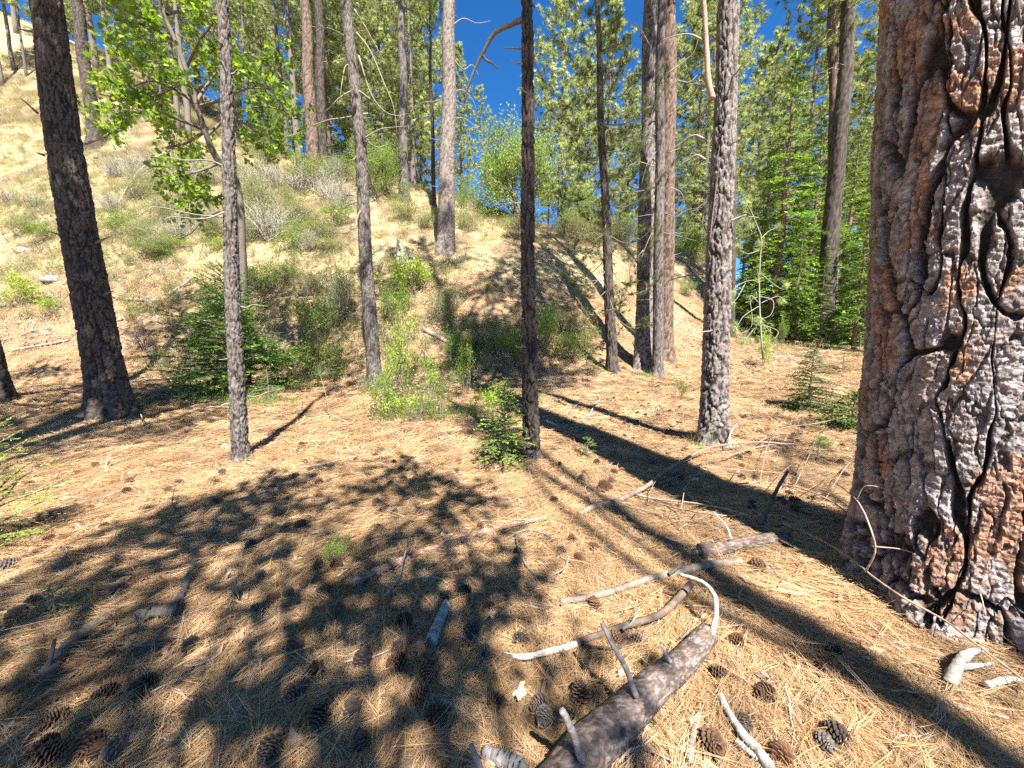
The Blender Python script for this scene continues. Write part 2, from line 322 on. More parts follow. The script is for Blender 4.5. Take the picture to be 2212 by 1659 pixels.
def build_litter():
    rg = np.random.default_rng(5)
    near = [needle_patch(180, .26, .0016, rg, .55) for k in range(10)]
    mid = [needle_patch(110, .34, .0034, rg, .5) for k in range(6)]
    far = [needle_patch(90, .5, .007, rg, .4, .035) for k in range(5)]
    # near
    d = 60; x = rg.uniform(-9, 9, d * 18 * 6); y = rg.uniform(.75, 6.3, len(x)); k = in_view(x, y) & (rg.random(len(x)) < ss(7.5, 3.5, y) * .75 + .25); x = x[k]; y = y[k]
    scatter('needle_litter', 'thick carpet of fallen tan pine needles on the near forest floor', np.column_stack([x, y, ter(x, y) + rg.uniform(-.004, .012, len(x))]),
            combed(x, y) + rg.normal(0, .5, len(x)), rg.uniform(.8, 1.15, len(x)), rg.integers(0, 10, len(x)), near)
    x = rg.uniform(-19, 19, 17000); y = rg.uniform(5, 14, len(x)); k = in_view(x, y); x = x[k]; y = y[k]
    scatter('needle_litter', 'fallen pine needles spread across the middle of the clearing', np.column_stack([x, y, ter(x, y) + rg.uniform(-.004, .01, len(x))]),
            combed(x, y) + rg.normal(0, .5, len(x)), rg.uniform(.85, 1.2, len(x)), rg.integers(0, 6, len(x)), mid)
    x = rg.uniform(-26, 44, 16000); y = rg.uniform(12, 34, len(x)); k = in_view(x, y, .05) & (rg.random(len(x)) > zone(x, y, ter(x, y)) * .75); x = x[k]; y = y[k]
    scatter('needle_litter', 'thin needle litter over the far bank and flat', np.column_stack([x, y, ter(x, y)]),
            rg.uniform(0, 6.3, len(x)), rg.uniform(.8, 1.3, len(x)), rg.integers(0, 5, len(x)), far)
build_litter()
def grass_tuft(n, h, rad, col, rg, lean=.5, w=.006):
    G = Geo(); a = rg.uniform(0, 6.28, n); r = rad * np.sqrt(rg.random(n)); p = np.column_stack([r * np.cos(a), r * np.sin(a), np.full(n, -.02)])
    H = h * rg.uniform(.5, 1.15, n); b = rg.uniform(0, 6.28, n); ln = rg.uniform(.1, lean, n); dx = np.column_stack([np.cos(b), np.sin(b), 0 * b])
    m = p + dx * (H * ln * .35)[:, None] + np.array([0, 0, 1]) * (H * .6)[:, None]; t = p + dx * (H * ln)[:, None] + np.array([0, 0, 1]) * (H * (1 - .3 * ln))[:, None]
    s = np.column_stack([-np.sin(b + 1), np.cos(b + 1), 0 * b]) * w / 2
    V = np.stack([p + s, p - s, m + s * .8, m - s * .8, t], 1).reshape(-1, 3); k = np.arange(n)[:, None] * 5
    c = np.repeat(np.asarray(col) * rg.uniform(.7, 1.25, (n, 1)), 5, axis=0)
    return G.add(V, k + np.array([[0, 1, 3, 2]]), k + np.array([[2, 3, 4]]), c).mesh('grass_tuft', GM['grass'], smooth=False)
def build_grass():
    rg = np.random.default_rng(8); S = (.40, .325, .16); S2 = (.36, .315, .165); Gn = (.22, .27, .09)
    T = [grass_tuft(46, .34, .22, S, rg), grass_tuft(46, .28, .26, S, rg, .9), grass_tuft(40, .42, .2, S2, rg), grass_tuft(34, .3, .2, Gn, rg), grass_tuft(50, .22, .3, S, rg, 1.2)]
    x = rg.uniform(-60, 16, 60000); y = rg.uniform(13, 66, len(x)); keep = in_view(x, y, .03)
    keep &= rg.random(len(x)) < np.clip(30 / (y + 5), .25, 1)
    x = x[keep]; y = y[keep]; z = ter(x, y); w = zone(x, y, z); k = rg.random(len(x)) < w * (.25 + ss(.38, .62, fbm(x * .6, y * .6, 3))); x, y, z = x[k], y[k], z[k]
    idx = rg.choice(5, len(x), p=[.28, .22, .16, .16, .18]); 
    scatter('dry_grass', 'dry straw-coloured grass covering the sunlit hillside', np.column_stack([x, y, z]), rg.uniform(0, 6.3, len(x)), rg.uniform(.6, 1.25, len(x)) * np.clip(y / 26, .8, 1.8), idx, T, .5)
    # green blades in the gully and by the clearing edge
    x = []; y = []
    for px, py, s, n in ((300, 520, 1.6, 60), (340, 545, 1.2, 40), (960, 905, .5, 16), (880, 895, .7, 26), (1010, 900, .6, 14), (480, 870, .6, 30), (560, 880, .7, 30), (150, 560, 1.5, 60), (1060, 620, .8, 40), (1460, 605, .7, 40),
                         (700, 760, 1.5, 50), (1180, 740, 1.2, 50), (1690, 760, 1.2, 26), (1400, 815, .3, 14), (1515, 965, .12, 4), (620, 850, .8, 24), (1300, 700, 1.5, 40), (780, 600, 1.6, 50), (1150, 870, .4, 12)):
        c = at(px, py); x += list(c[0] + rg.normal(0, s * .5, n)); y += list(c[1] + rg.normal(0, s * .5, n))
    x = np.array(x); y = np.array(y); Gn = (.17, .26, .06)
    T = [grass_tuft(16, .3, .08, Gn, rg, .7, .006), grass_tuft(12, .38, .06, (.24, .3, .09), rg, .9, .005), grass_tuft(18, .22, .1, (.4, .36, .16), rg, .9, .005)]
    scatter('green_grass', 'scattered green grass blades along the gully and clearing edge', np.column_stack([x, y, ter(x, y)]), rg.uniform(0, 6.3, len(x)), rg.uniform(.6, 1.2, len(x)), rg.integers(0, 3, len(x)), T, .3)
build_grass()
def build_debris():
    rg = np.random.default_rng(21); T = []
    for k in range(4):                              # bark flakes
        a = np.sort(rg.uniform(0, 6.28, 7)); r = rg.uniform(.6, 1, 7); p = np.column_stack([np.cos(a) * r * .028, np.sin(a) * r * .014, rg.normal(.004, .002, 7)]); q = p.copy(); q[:, 2] += .004
        V = np.vstack([p, q, [[0, 0, .012]]]); G = Geo().add(V, [(i, (i + 1) % 7, 7 + (i + 1) % 7, 7 + i) for i in range(7)], [(14, 7 + i, 7 + (i + 1) % 7) for i in range(7)], [(.36, .20, .12), (.30, .25, .22), (.42, .25, .15), (.22, .16, .12)][k])
        T.append(G.mesh('bark_flake', GM['debris'], False))
    for k in range(3):                              # dry lobed oak leaves
        n = 15; a = np.linspace(0, 6.28, n, endpoint=False); r = (1 + .38 * np.cos(a * 5 + k)) * (.6 + .4 * np.cos(a) ** 2)
        V = np.column_stack([np.cos(a) * r * .05, np.sin(a) * r * .032, .006 + .012 * np.sin(a * 2 + k) + .01 * rg.random(n)]); V = np.vstack([V, [0, 0, .012]])
        T.append(Geo().add(V, None, [(n, i, (i + 1) % n) for i in range(n)], [(.40, .27, .17), (.50, .38, .26), (.33, .22, .15)][k]).mesh('dry_leaf', GM['debris'], False))
    for k in range(5):                              # twig scraps
        G = Geo(); L = rg.uniform(.06, .2); P = spline(jitter_line((-L / 2, 0, .008), (L / 2, 0, .012), 4, .008, rg), 7); tube(G, P, np.linspace(.0045, .002, 7), 5, [(.34, .29, .25), (.20, .15, .12), (.45, .40, .35), (.28, .2, .14), (.38, .33, .28)][k], .2)
        T.append(G.mesh('twig_scrap', GM['debris']))
    x = rg.uniform(-12, 12, 9000); y = .8 + 11 * rg.random(len(x)) ** 1.3; k = in_view(x, y); x = x[k]; y = y[k]
    scatter('forest_debris', 'bark flakes, dry leaves and twig scraps strewn over the needles', np.column_stack([x, y, ter(x, y) + rg.uniform(.004, .02, len(x))]), rg.uniform(0, 6.3, len(x)), rg.uniform(.6, 1.3, len(x)), rg.choice(12, len(x), p=[.1, .1, .08, .1, .05, .04, .05, .1, .1, .1, .1, .08]), T)
build_debris()
def build_hill_debris():
    rg = np.random.default_rng(29); T = []
    for k in range(4):                              # stones
        n = 9; m = 5; U, Vv = np.meshgrid(np.linspace(0, 2 * np.pi, n, endpoint=False), np.linspace(-.4, 1.57, m)); r = rg.uniform(.75, 1.1, U.shape); d = np.stack([np.cos(U) * np.cos(Vv), np.sin(U) * np.cos(Vv) * .7, np.sin(Vv) * .6], -1) * r[..., None] * .09
        i = np.arange(m - 1)[:, None] * n; j = np.arange(n)[None]; q = (j + 1) % n; T.append(Geo().add(d, np.stack([i + j, i + q, i + n + q, i + n + j], -1).reshape(-1, 4), None, [(.26, .24, .22), (.21, .195, .18), (.30, .27, .24), (.24, .2, .17)][k]).mesh('stone', GM['rock'], False))
    for k in range(5):                              # sticks and fallen twigs
        G = Geo(); L = rg.uniform(.4, 1.1); P = spline(jitter_line((-L / 2, 0, .03), (L / 2, 0, .05), 5, .05, rg), 10); tube(G, P, np.linspace(.020, .007, 10), 5, [(.27, .23, .20), (.16, .12, .1), (.33, .29, .25), (.22, .16, .12), (.3, .26, .23)][k], .2)
        for z in range(2): q = P[rg.integers(3, 8)]; tube(G, spline([q, q + rg.normal(0, .12, 3) * [1, 1, .4], q + rg.normal(0, .25, 3) * [1, 1, .3] + [0, 0, .05]], 5), np.linspace(.009, .004, 5), 4, (.24, .2, .17), 0, False)
        T.append(G.mesh('stick', GM['debris']))
    x = []; y = []
    for px0, px1, py0, py1, n in ((0, 330, 330, 760, 520), (330, 800, 380, 830, 620), (780, 1300, 540, 830, 420), (1290, 1520, 540, 760, 120), (1580, 1870, 690, 800, 60)):
        for k in range(n): p = at(rg.uniform(px0, px1), rg.uniform(py0, py1)); x.append(p[0]); y.append(p[1])
    x = np.array(x); y = np.array(y)
    scatter('slope_debris', 'loose stones, sticks and twigs strewn over the slopes', np.column_stack([x, y, ter(x, y)]), rg.uniform(0, 6.3, len(x)), rg.uniform(.4, 1.25, len(x)), rg.choice(9, len(x), p=[.1, .1, .07, .08, .13, .13, .13, .13, .13]), T)
build_hill_debris()

def sprig(n, h, rad, cols, rg, ls=.04):
    G = Geo(); a = rg.uniform(0, 6.28, n); P = np.column_stack([np.cos(a), np.sin(a), 0 * a]) * (rad * np.sqrt(rg.random(n)))[:, None]; P[:, 2] = h * rg.random(n) ** .8; D = rg.normal(size=(n, 3)); D[:, 2] = abs(D[:, 2]) * .6
    leaves(G, P, D, ls, LEAF_TINY, cols, rg)
    for k in range(7): q = P[k]; tube(G, [(q[0] * .2, q[1] * .2, -.03), (q[0] * .6, q[1] * .6, h * .5), (q[0], q[1], h * .9)], [.005, .004, .002], 3, (.3, .25, .2), 0, False)
    return G.mesh('sprig', GM['leaf'], smooth=False)
def build_undergrowth():
    rg = np.random.default_rng(14); g = ((.15, .24, .05), (.2, .29, .06)); y_ = ((.25, .33, .07), (.3, .36, .09)); o = ((.24, .25, .12), (.3, .28, .16)); br = ((.26, .19, .13), (.33, .26, .19))
    T = [sprig(110, .4, .22, g, rg), sprig(80, .5, .2, y_, rg), sprig(130, .35, .3, o, rg, .035), sprig(90, .25, .25, br, rg, .04), sprig(60, .3, .15, g, rg, .05)]
    x = []; y = []
    for px0, px1, py0, py1, n in ((330, 780, 560, 830, 620), (780, 1020, 560, 860, 330), (1000, 1290, 690, 820, 240), (0, 330, 440, 700, 420), (200, 760, 330, 560, 700), (0, 250, 330, 460, 160), (840, 1350, 455, 520, 90), (1590, 1870, 690, 760, 70), (800, 960, 880, 915, 26)):
        for k in range(n):
            p = at(rg.uniform(px0, px1), rg.uniform(py0, py1)); x.append(p[0]); y.append(p[1])
    x = np.array(x); y = np.array(y); k = fbm(x * .5 + 8, y * .5, 3) > .34; x = x[k]; y = y[k]
    scatter('undergrowth', 'low tangled green and brown undergrowth on the broken bank', np.column_stack([x, y, ter(x, y)]), rg.uniform(0, 6.3, len(x)), rg.uniform(.5, 1.5, len(x)), rg.choice(5, len(x), p=[.25, .13, .27, .2, .15]), T, .4)
# ------------------------------------------------------------ bark and trunks
STY = {  # plate width, plate height, furrow depth, plate colours, furrow colour, flake size, flake step, crack band
 'old':  dict(w=.17, h=.95, dep=.055, cols=[(.29, .262, .255), (.27, .252, .248), (.30, .225, .175), (.315, .30, .298), (.275, .26, .256), (.25, .228, .215)], fur=(.040, .033, .028), fl=.030, st=.0075, e=(.03, .13), amp=.30, jag=.16, qa=.10, rust=(.30, .17, .105)),
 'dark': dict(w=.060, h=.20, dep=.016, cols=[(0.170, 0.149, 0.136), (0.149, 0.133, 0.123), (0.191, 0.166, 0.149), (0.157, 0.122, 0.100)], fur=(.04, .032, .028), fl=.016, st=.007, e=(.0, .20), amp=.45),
 'shade': dict(w=.095, h=.40, dep=.034, cols=[(.098, .078, .066), (.085, .072, .062), (.115, .078, .058), (.092, .081, .07)], fur=(.026, .021, .018), fl=.024, st=.010, e=(.0, .22), amp=.45),  # bark colours darkened to carry the shade these trunks stand in
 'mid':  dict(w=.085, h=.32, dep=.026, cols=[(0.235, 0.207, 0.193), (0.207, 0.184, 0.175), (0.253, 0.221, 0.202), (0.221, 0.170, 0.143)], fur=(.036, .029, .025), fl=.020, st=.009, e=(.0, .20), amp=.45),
 'pale': dict(w=.12, h=.24, dep=.020, cols=[(0.242, 0.200, 0.178), (0.221, 0.187, 0.170), (0.255, 0.208, 0.178)], fur=(.075, .058, .048), fl=.04, st=.007, e=(.0, .16), amp=.36),
 'red':  dict(w=.11, h=.34, dep=.022, cols=[(0.200, 0.119, 0.083), (0.170, 0.112, 0.085), (0.212, 0.143, 0.102), (0.178, 0.146, 0.126)], fur=(.05, .034, .026), fl=.04, st=.008, e=(.0, .20), amp=.36),
 'log':  dict(w=.030, h=.07, dep=.006, cols=[(.22, .20, .19), (.20, .187, .178), (.24, .215, .20), (.21, .175, .155)], fur=(.10, .086, .078), fl=.012, st=.003, e=(.0, .22), amp=.42),
}
def bark(th, h, rad, sty, seed):
    s = STY[sty]; per = max(6, int(round(2 * np.pi * rad / s['w']))); u = th / (2 * np.pi); so = seed * 13.7
    wx = (fbm(u * per * .5, h / s['h'] * 1.3 + so, 3, max(3, per // 2)) - .5)
    jag = fbm(u * per * 4, h / s['w'] * 1.6 + so, 4, per * 4) - .5
    U = u * per + wx * 1.7 + jag * s.get('jag', .45); Vv = h / s['h'] + so + (vnoise(u * per, h / s['h'] * 2 + so, per) - .5) * 1.1
    F1, F2, I, hh, gg = vor(U, Vv, per)
    rid = np.abs(fbm(u * per * .9, h / s['h'] * 1.1 + so + 31, 4, max(4, int(per * .9))) - .5) * 5.0        # wandering fissures
    e = np.minimum(F2 - F1, rid + .02)
    width = .5 + 1.1 * vnoise(u * per * .8, h / s['h'] * 2.3 + so + 50, max(3, int(per * .8)))          # cracks open and close along their length
    plate = ss(*s['e'], (e + jag * s['amp'] * .6) / width)
    pm = int(per * 2.6); q1, q2, qi, qh, qg = vor(u * pm + wx * 2 + jag, h / (s['h'] * .33) + so + jag * .8, pm)           # plates break into slabs
    slab = ss(0, .16, q2 - q1 + jag * .3)
    p2 = max(8, int(round(2 * np.pi * rad / s['fl']))); wf = (fbm(u * p2 * .7, h / s['fl'] * .5 + so, 3, max(4, int(p2 * .7))) - .5)
    f1, f2, j, h2, g2 = vor(u * p2 + wf * 2.4, h / (s['fl'] * .75) + so + wf * 2.0, p2)
    p3 = int(p2 * 2.3); f3, f4, j3, h3, g3 = vor(u * p3 + wf * 3, h / (s['fl'] * .42) + so * 2 + wf * 3, p3)
    fine = fbm(u * p2 * 2, h / s['fl'] * 2 + so, 3, p2 * 2) - .5
    disp = s['dep'] * (plate - .8) + s['dep'] * .22 * (hh - .5) * plate + s['dep'] * .28 * ((qh - .5) * 9 * s.get('qa', .1) + slab - .8) * plate + s['st'] * ((h2 - .5) * 1.0 + (h3 - .5) * .9 + fine * 1.4) * (.4 + .6 * plate)
    cols = np.array(s['cols']); n = len(cols) * .999; a = cols[(qg * n).astype(int)]; b = cols[(g2 * n).astype(int)]; d3 = cols[(g3 * n).astype(int)]
    c = (a * .45 + b * .33 + d3 * .22) * (.80 + .34 * h3 + .6 * fine)[..., None]
    if 'rust' in s:
        ru = .8 * (ss(.555, .63, fbm(u * per * 1.1, h / .30 + so + 11, 3, int(per * 1.1))) * ss(.25, .6, h2 * .6 + slab * .5))[..., None]; c = c * (1 - ru) + np.array(s['rust']) * (.75 + .5 * h3)[..., None] * ru
    pv = (plate * (.35 + .65 * slab))[..., None]
    c = np.array(s['fur']) * (1 - pv) + c * pv
    return disp, np.clip(c, .015, .9), plate, I
def trunk_geo(axis_fn, rad_fn, hs, th, sty, seed, flare=.5):
    H, TH = np.meshgrid(hs, th, indexing='ij'); r0 = float(np.median(rad_fn(hs[: max(2, len(hs) // 2)])))
    d, c, pl, I = bark(TH, H, r0, sty, seed); rr = rad_fn(hs)[:, None]
    root = 1 + flare * .35 * np.exp(-np.maximum(H, 0) / (r0 * 1.2)) * np.cos(TH * (4 + seed % 3) + seed * 1.9)
    lump = root + .06 * (fbm(TH / 6.2832 * 4, H * .8 + seed, 2, 4) - .5)
    rad = rr * lump + d * np.clip(rr / r0, .3, 1.1); A = axis_fn(hs)
    V = np.stack([A[:, None, 0] + rad * np.cos(TH), A[:, None, 1] + rad * np.sin(TH), A[:, None, 2] + 0 * TH], -1)
    n, m = TH.shape; i = np.arange(n - 1)[:, None] * m; j = np.arange(m)[None, :]; k = (j + 1) % m
    Q = np.stack([i + j, i + k, i + m + k, i + m + j], -1).reshape(-1, 4)
    return V, Q, c, pl, I
TREES = {}
def pine(key, label, base, top, wb, wt, sty, H, depth=None, nring=190, nseg=48, stubs=6, crown=None, kink=None, sink=.12, group=None, flare=.42, name='pine_tree', stubcol=(.24, .20, .175), seed=None, cs=1.0):
    seed = seed if seed is not None else len(TREES) + 3; rg = np.random.default_rng(100 + seed)
    B = at(*base) if depth is None else at_depth(base[0], base[1], depth)
    if depth is not None: B[2] = float(ter(B[0], B[1]))
    T = at_depth(top[0], top[1], B[1]); hv = T[2] - B[2]; lean = (T - B) / hv; r0 = pxw(wb, B) / 2; r1 = pxw(wt, T) / 2; H = max(H, hv * 1.1)
    wob = rg.uniform(0, 99)
    def axis_fn(h):
        h = np.asarray(h, float); P = lean[None, :] * h[:, None]
        w = .006 * np.minimum(h, hv) ; P[:, 0] += w * np.sin(h * 1.1 + wob) * .8; P[:, 1] += w * np.cos(h * .9 + wob)
        if kink is not None:
            for (kh, kx) in kink: P[:, 0] += kx * ss(kh - .35, kh + .35, h / 1.0)
        return P
    def rad_fn(h):
        h = np.asarray(h, float); a = r0 + (r1 - r0) * np.minimum(h, hv) / hv; a = np.where(h > hv, r1 * np.clip((H - h) / (H - hv), .04, 1), a)
        return a * (1 + flare * np.exp(-np.maximum(h, 0) / (r0 * 1.3)))
    hs = np.concatenate([np.linspace(-sink - r0 * 1.1, hv * 1.06, nring), np.linspace(hv * 1.06, H, 24)[1:]]); th = np.linspace(0, 2 * np.pi, nseg, endpoint=False)
    V, Q, c, pl, I = trunk_geo(axis_fn, rad_fn, hs, th, sty, seed)
    t = thing(name, label, 'tree', B, group); obj('trunk', Geo().add(V, Q, None, c.reshape(-1, 3)).mesh('trunk', GM['bark']), t)
    TREES[key] = dict(t=t, B=B, ax=axis_fn, rad=rad_fn, hv=hv, H=H, rg=rg, lean=lean)
    for k in range(stubs):
        h = rg.uniform(.12, .97) * hv; a = rg.uniform(0, 6.28); c0 = axis_fn(np.array([h]))[0]; r = float(rad_fn(np.array([h]))[0]); L = rg.uniform(.08, .45) * min(1.6, .5 + r * 4) * (1 if k % 3 else 2.0)
        d = np.array([math.cos(a), math.sin(a), rg.uniform(-.25, .35)]); P = spline(jitter_line(c0 + d * r * .7, c0 + d * (r + L) - np.array([0, 0, .25 * L * (k % 3 == 0)]), 5, L * .07, rg), 10)
        G = Geo(); tube(G, P, np.linspace(.014, .004, 10) * min(1.4, .6 + r * 2.2), 6, stubcol, .15); obj('branch_stub', G.mesh('branch_stub', GM['wood']), t)
    if crown:
        for (ch, s) in crown:
            c0 = axis_fn(np.array([ch]))[0]; o = obj('crown', CROWN[(seed + int(ch)) % len(CROWN)], t, c0); o.rotation_euler[2] = rg.uniform(0, 6.28); o.scale = (s * cs, s * cs, s)
    return t
def limb(key, pts, r0, r1, dd=(0, 0), col=(.30, .25, .21), name='branch', label=None, n=18, seg=6, parent=None, mat_='wood', rough=.15):
    T = TREES[key]; d0 = T['B'][1]; P = [at_depth(px, py, d0 + dd[0] + (dd[1] - dd[0]) * k / max(1, len(pts) - 1)) for k, (px, py) in enumerate(pts)]
    P = spline(P, n); G = Geo(); tube(G, P, np.linspace(r0, r1, n), seg, col, rough)
    o = obj(name, G.mesh(name, GM[mat_], origin=T['B']), T['t'] if parent is None else parent)
    if label: o['label'] = label
    T['last'] = o
    return P

# ------------------------------------------------------------ foliage
def perp_frame(D, rg):
    a = rg.normal(size=D.shape); s = unit(np.cross(D, a)); return s, np.cross(D, s)
def needle_tufts(G, P, D, n, L, w, rg, spread=(.35, 1.25), cols=((.12, .17, .045),), back=.10):
    P = np.repeat(P, n, axis=0); D = np.repeat(unit(D), n, axis=0); s, b = perp_frame(D, rg); A = rg.uniform(*spread, len(P))[:, None]
    d = D * np.cos(A) + s * np.sin(A); d[:, 2] -= .12; d = unit(d)
    P = P - D * (rg.random((len(P), 1)) * back); Ln = L * rg.uniform(.7, 1.1, (len(P), 1)); sd, _ = perp_frame(d, rg)
    V = np.stack([P + sd * w / 2, P - sd * w / 2, P + d * Ln], 1).reshape(-1, 3)
    cols = np.array(cols); c = cols[rg.integers(0, len(cols), len(P) // n)] * rg.uniform(.75, 1.25, (len(P) // n, 1)); c = np.repeat(c, n * 3, axis=0)
    G.add(V, None, np.arange(len(V)).reshape(-1, 3), c)
PCOL = ((.17, .215, .06), (.21, .25, .08), (.14, .19, .055), (.25, .27, .09))
def pine_boughs(rg, h0, H, Rm, nb, ntw, wood, tufts, el=(-.35, .5), up=.5, low=.45, prof=None, r0=.03, axis=None, trunk=None):
    for k in range(nb):
        t = (k + rg.random()) / nb; h = h0 + (H - h0) * t; az = k * 2.399 + rg.normal(0, .4)
        pr = prof(t) if prof else (low + (1 - low) * math.sin(math.pi * min(1, .25 + t * .55))) * (1 - max(0, t - .55) / .45 * .8)
        L = Rm * pr * rg.uniform(.65, 1.15); e = el[0] + (el[1] - el[0]) * t + rg.normal(0, .15)
        o = axis(h) if axis else np.array([0, 0, h]); hd = np.array([math.cos(az), math.sin(az), 0.])
        P = [o]
        for q in range(1, 6):
            f = q / 5; P.append(o + hd * L * f * math.cos(e) + np.array([0, 0, 1]) * (L * f * math.sin(e) - L * .18 * math.sin(f * 3.14) + up * L * .25 * f ** 3) + rg.normal(0, .03 * L, 3) * f)
        P = spline(P, 9); tube(wood, P, np.linspace(r0 * (.4 + .6 * L / Rm), .006, 9), 4, (.17, .14, .12), 0, False)
        for q in range(ntw):
            f = .3 + .7 * (q + rg.random()) / ntw; p = P[min(8, int(f * 8.99))]; d = P[min(8, int(f * 8.99) + 0)] - P[max(0, int(f * 8.99) - 1)]; d = unit(d)
            s = rg.normal(size=3); s[2] = abs(s[2]) * .5; dirv = unit(d * .9 + unit(s) * .9); l = L * .22 * rg.uniform(.5, 1.3) * (1.15 - f * .5) + .08
            e2 = p + dirv * l + np.array([0, 0, .1 * l]); tube(wood, spline([p, (p + e2) / 2 + rg.normal(0, .04 * l, 3), e2], 4), np.linspace(.009, .004, 4), 3, (.2, .16, .13), 0, False)
            tufts.append((e2, unit(dirv + np.array([0, 0, .35])))); 
            if l > .3: tufts.append(((p + e2) / 2, unit(dirv + rg.normal(0, .5, 3))))
        tufts.append((P[-1], unit(P[-1] - P[-2])))
def crown_mesh(seed, h0, H, Rm, nb, ntw, nn, L, w, name='crown', cols=PCOL, el=(-.35, .5), spread=(.35, 1.3), **kw):
    rg = np.random.default_rng(seed); Wd = Geo(); tf = []; pine_boughs(rg, h0, H, Rm, nb, ntw, Wd, tf, el=el, **kw)
    Nd = Geo(); needle_tufts(Nd, np.array([a for a, b in tf]), np.array([b for a, b in tf]), nn, L, w, rg, spread, cols)
    nw = sum(len(q) for q in Wd.Fq) + sum(len(q) for q in Wd.Ft)
    G = Geo(); G.add(np.concatenate(Wd.V), np.concatenate(Wd.Fq), None, np.concatenate(Wd.C)); G.add(np.concatenate(Nd.V), None, np.concatenate(Nd.Ft), np.concatenate(Nd.C))
    me = G.mesh(name, [GM['twig'], GM['needle']], smooth=False); nq = sum(len(q) for q in G.Fq); mi = np.zeros(len(me.polygons), np.int32); mi[nq:] = 1; me.polygons.foreach_set('material_index', mi); return me
CROWN = [crown_mesh(40 + k, 0, 6.5, 2.1, 34, 8, 34, .26, .014) for k in range(3)]

def spray_tree(seed, H, Rm, h0, nb, twd, nl, nw, dens, cols, name='crown', droop=.25, el0=-.1, el1=.6, prof=.85, fan=.95, wood=(.16, .12, .09), r0=.022, tip=None, matn='fir', sub=True):
    """conifer with flat sprays: boughs, side twigs and many short needles in two rows"""
    rg = np.random.default_rng(seed); W = Geo(); S0 = []; S1 = []; TT = []
    for k in range(nb):
        t = (k + rg.random()) / nb; h = h0 + (H - h0) * t ** .95; az = k * 2.399 + rg.normal(0, .5); L = Rm * max(.05, (1 - t)) ** prof * rg.uniform(.7, 1.12) + .03; e = el0 + (el1 - el0) * t
        hd = np.array([math.cos(az), math.sin(az), 0.]); o = np.array([0, 0, h]); P = spline([o + hd * L * f * math.cos(e) + np.array([0, 0, L * f * math.sin(e) - droop * L * (f ** 2) + droop * .6 * L * max(0, f - .6)]) + rg.normal(0, .02 * L, 3) for f in (0, .3, .6, 1)], 8)
        tube(W, P, np.linspace(r0 * (.35 + .65 * L / Rm), .003, 8), 4, wood, 0, False); S0 += list(P[1:-1]); S1 += list(P[2:]); TT += [0] * 6
        n = max(3, int(L * twd)); side = np.cross(hd, [0, 0, 1.])
        for q in range(n):
            f = .18 + .8 * (q + rg.random()) / n; i = min(6, int(f * 7)); p = P[i] + (P[i + 1] - P[i]) * (f * 7 - i); l = L * .42 * (1.08 - f) * rg.uniform(.6, 1.2) + .04; sg = 1 if q % 2 else -1
            dv = unit(hd * .75 + side * sg * fan + np.array([0, 0, rg.normal(-.08, .12)])); e1 = p + dv * l; e1[2] -= droop * l * .35
            S0.append(p); S1.append((p + e1) / 2); S0.append((p + e1) / 2); S1.append(e1); TT += [1, 2]
            if sub and l > .25:
                for z in range(int(l / .12)):
                    g = rg.uniform(.25, .95); pp = p + (e1 - p) * g; d2 = unit(dv + side * rg.choice([-1, 1]) * .8 + hd * rg.normal(0, .4) + np.array([0, 0, rg.normal(-.1, .15)])); S0.append(pp); S1.append(pp + d2 * l * .35); TT += [2]
    S0 = np.array(S0); S1 = np.array(S1); TT = np.array(TT); ln = np.linalg.norm(S1 - S0, axis=1); cnt = np.maximum(2, (ln * dens)).astype(int); ix = np.repeat(np.arange(len(S0)), cnt)
    f = rg.random(len(ix))[:, None]; p = S0[ix] + (S1[ix] - S0[ix]) * f; d = unit(S1[ix] - S0[ix]); up = np.array([0, 0, 1.]); sd = unit(np.cross(d, up) + 1e-6) * rg.choice([-1, 1], (len(ix), 1))
    nd = unit(d * .55 + sd * rg.uniform(.3, 1, (len(ix), 1)) + up * rg.normal(.12, .25, (len(ix), 1))); l = nl * rg.uniform(.7, 1.15, (len(ix), 1)); wv = unit(np.cross(nd, up + rg.normal(0, .35, (len(ix), 3)))) * nw / 2
    V = np.stack([p - wv * .5, p + wv * .5, p + nd * l * .55 + wv, p + nd * l, p + nd * l * .55 - wv], 1).reshape(-1, 3); b = np.arange(len(ix))[:, None] * 5
    cols = np.array(cols); tipc = np.array(tip) if tip is not None else cols[0]
    c = cols[rg.integers(0, len(cols), len(S0))][ix] * rg.uniform(.75, 1.2, (len(ix), 1)); m = (TT[ix] == 2)[:, None] * f * (rg.random(len(S0)) < .6)[ix][:, None]; c = c * (1 - m) + tipc * m
    G = Geo(); G.add(np.concatenate(W.V), np.concatenate(W.Fq), None, np.concatenate(W.C)); nq0 = len(G.Fq[0])
    G.add(V, b + np.array([[0, 1, 2, 4]]), b + np.array([[4, 2, 3]]), np.repeat(c, 5, axis=0))
    me = G.mesh(name, [GM['twig'], GM[matn]], smooth=False); mi = np.ones(len(me.polygons), np.int32); mi[:nq0] = 0; me.polygons.foreach_set('material_index', mi); return me
def stem_mesh(H, r, col, seed=0, lean=(0, 0), name='trunk', n=12, seg=7):
    rg = np.random.default_rng(seed); P = np.array([[lean[0] * t * t * H, lean[1] * t * t * H, -.08 + (H + .08) * t] for t in np.linspace(0, 1, n)]); P[1:-1, :2] += rg.normal(0, .006 * H, (n - 2, 2)) * .5
    return tube(Geo(), P, np.linspace(r, r * .12, n), seg, col, .15, True, seed).mesh(name, GM['twig'])

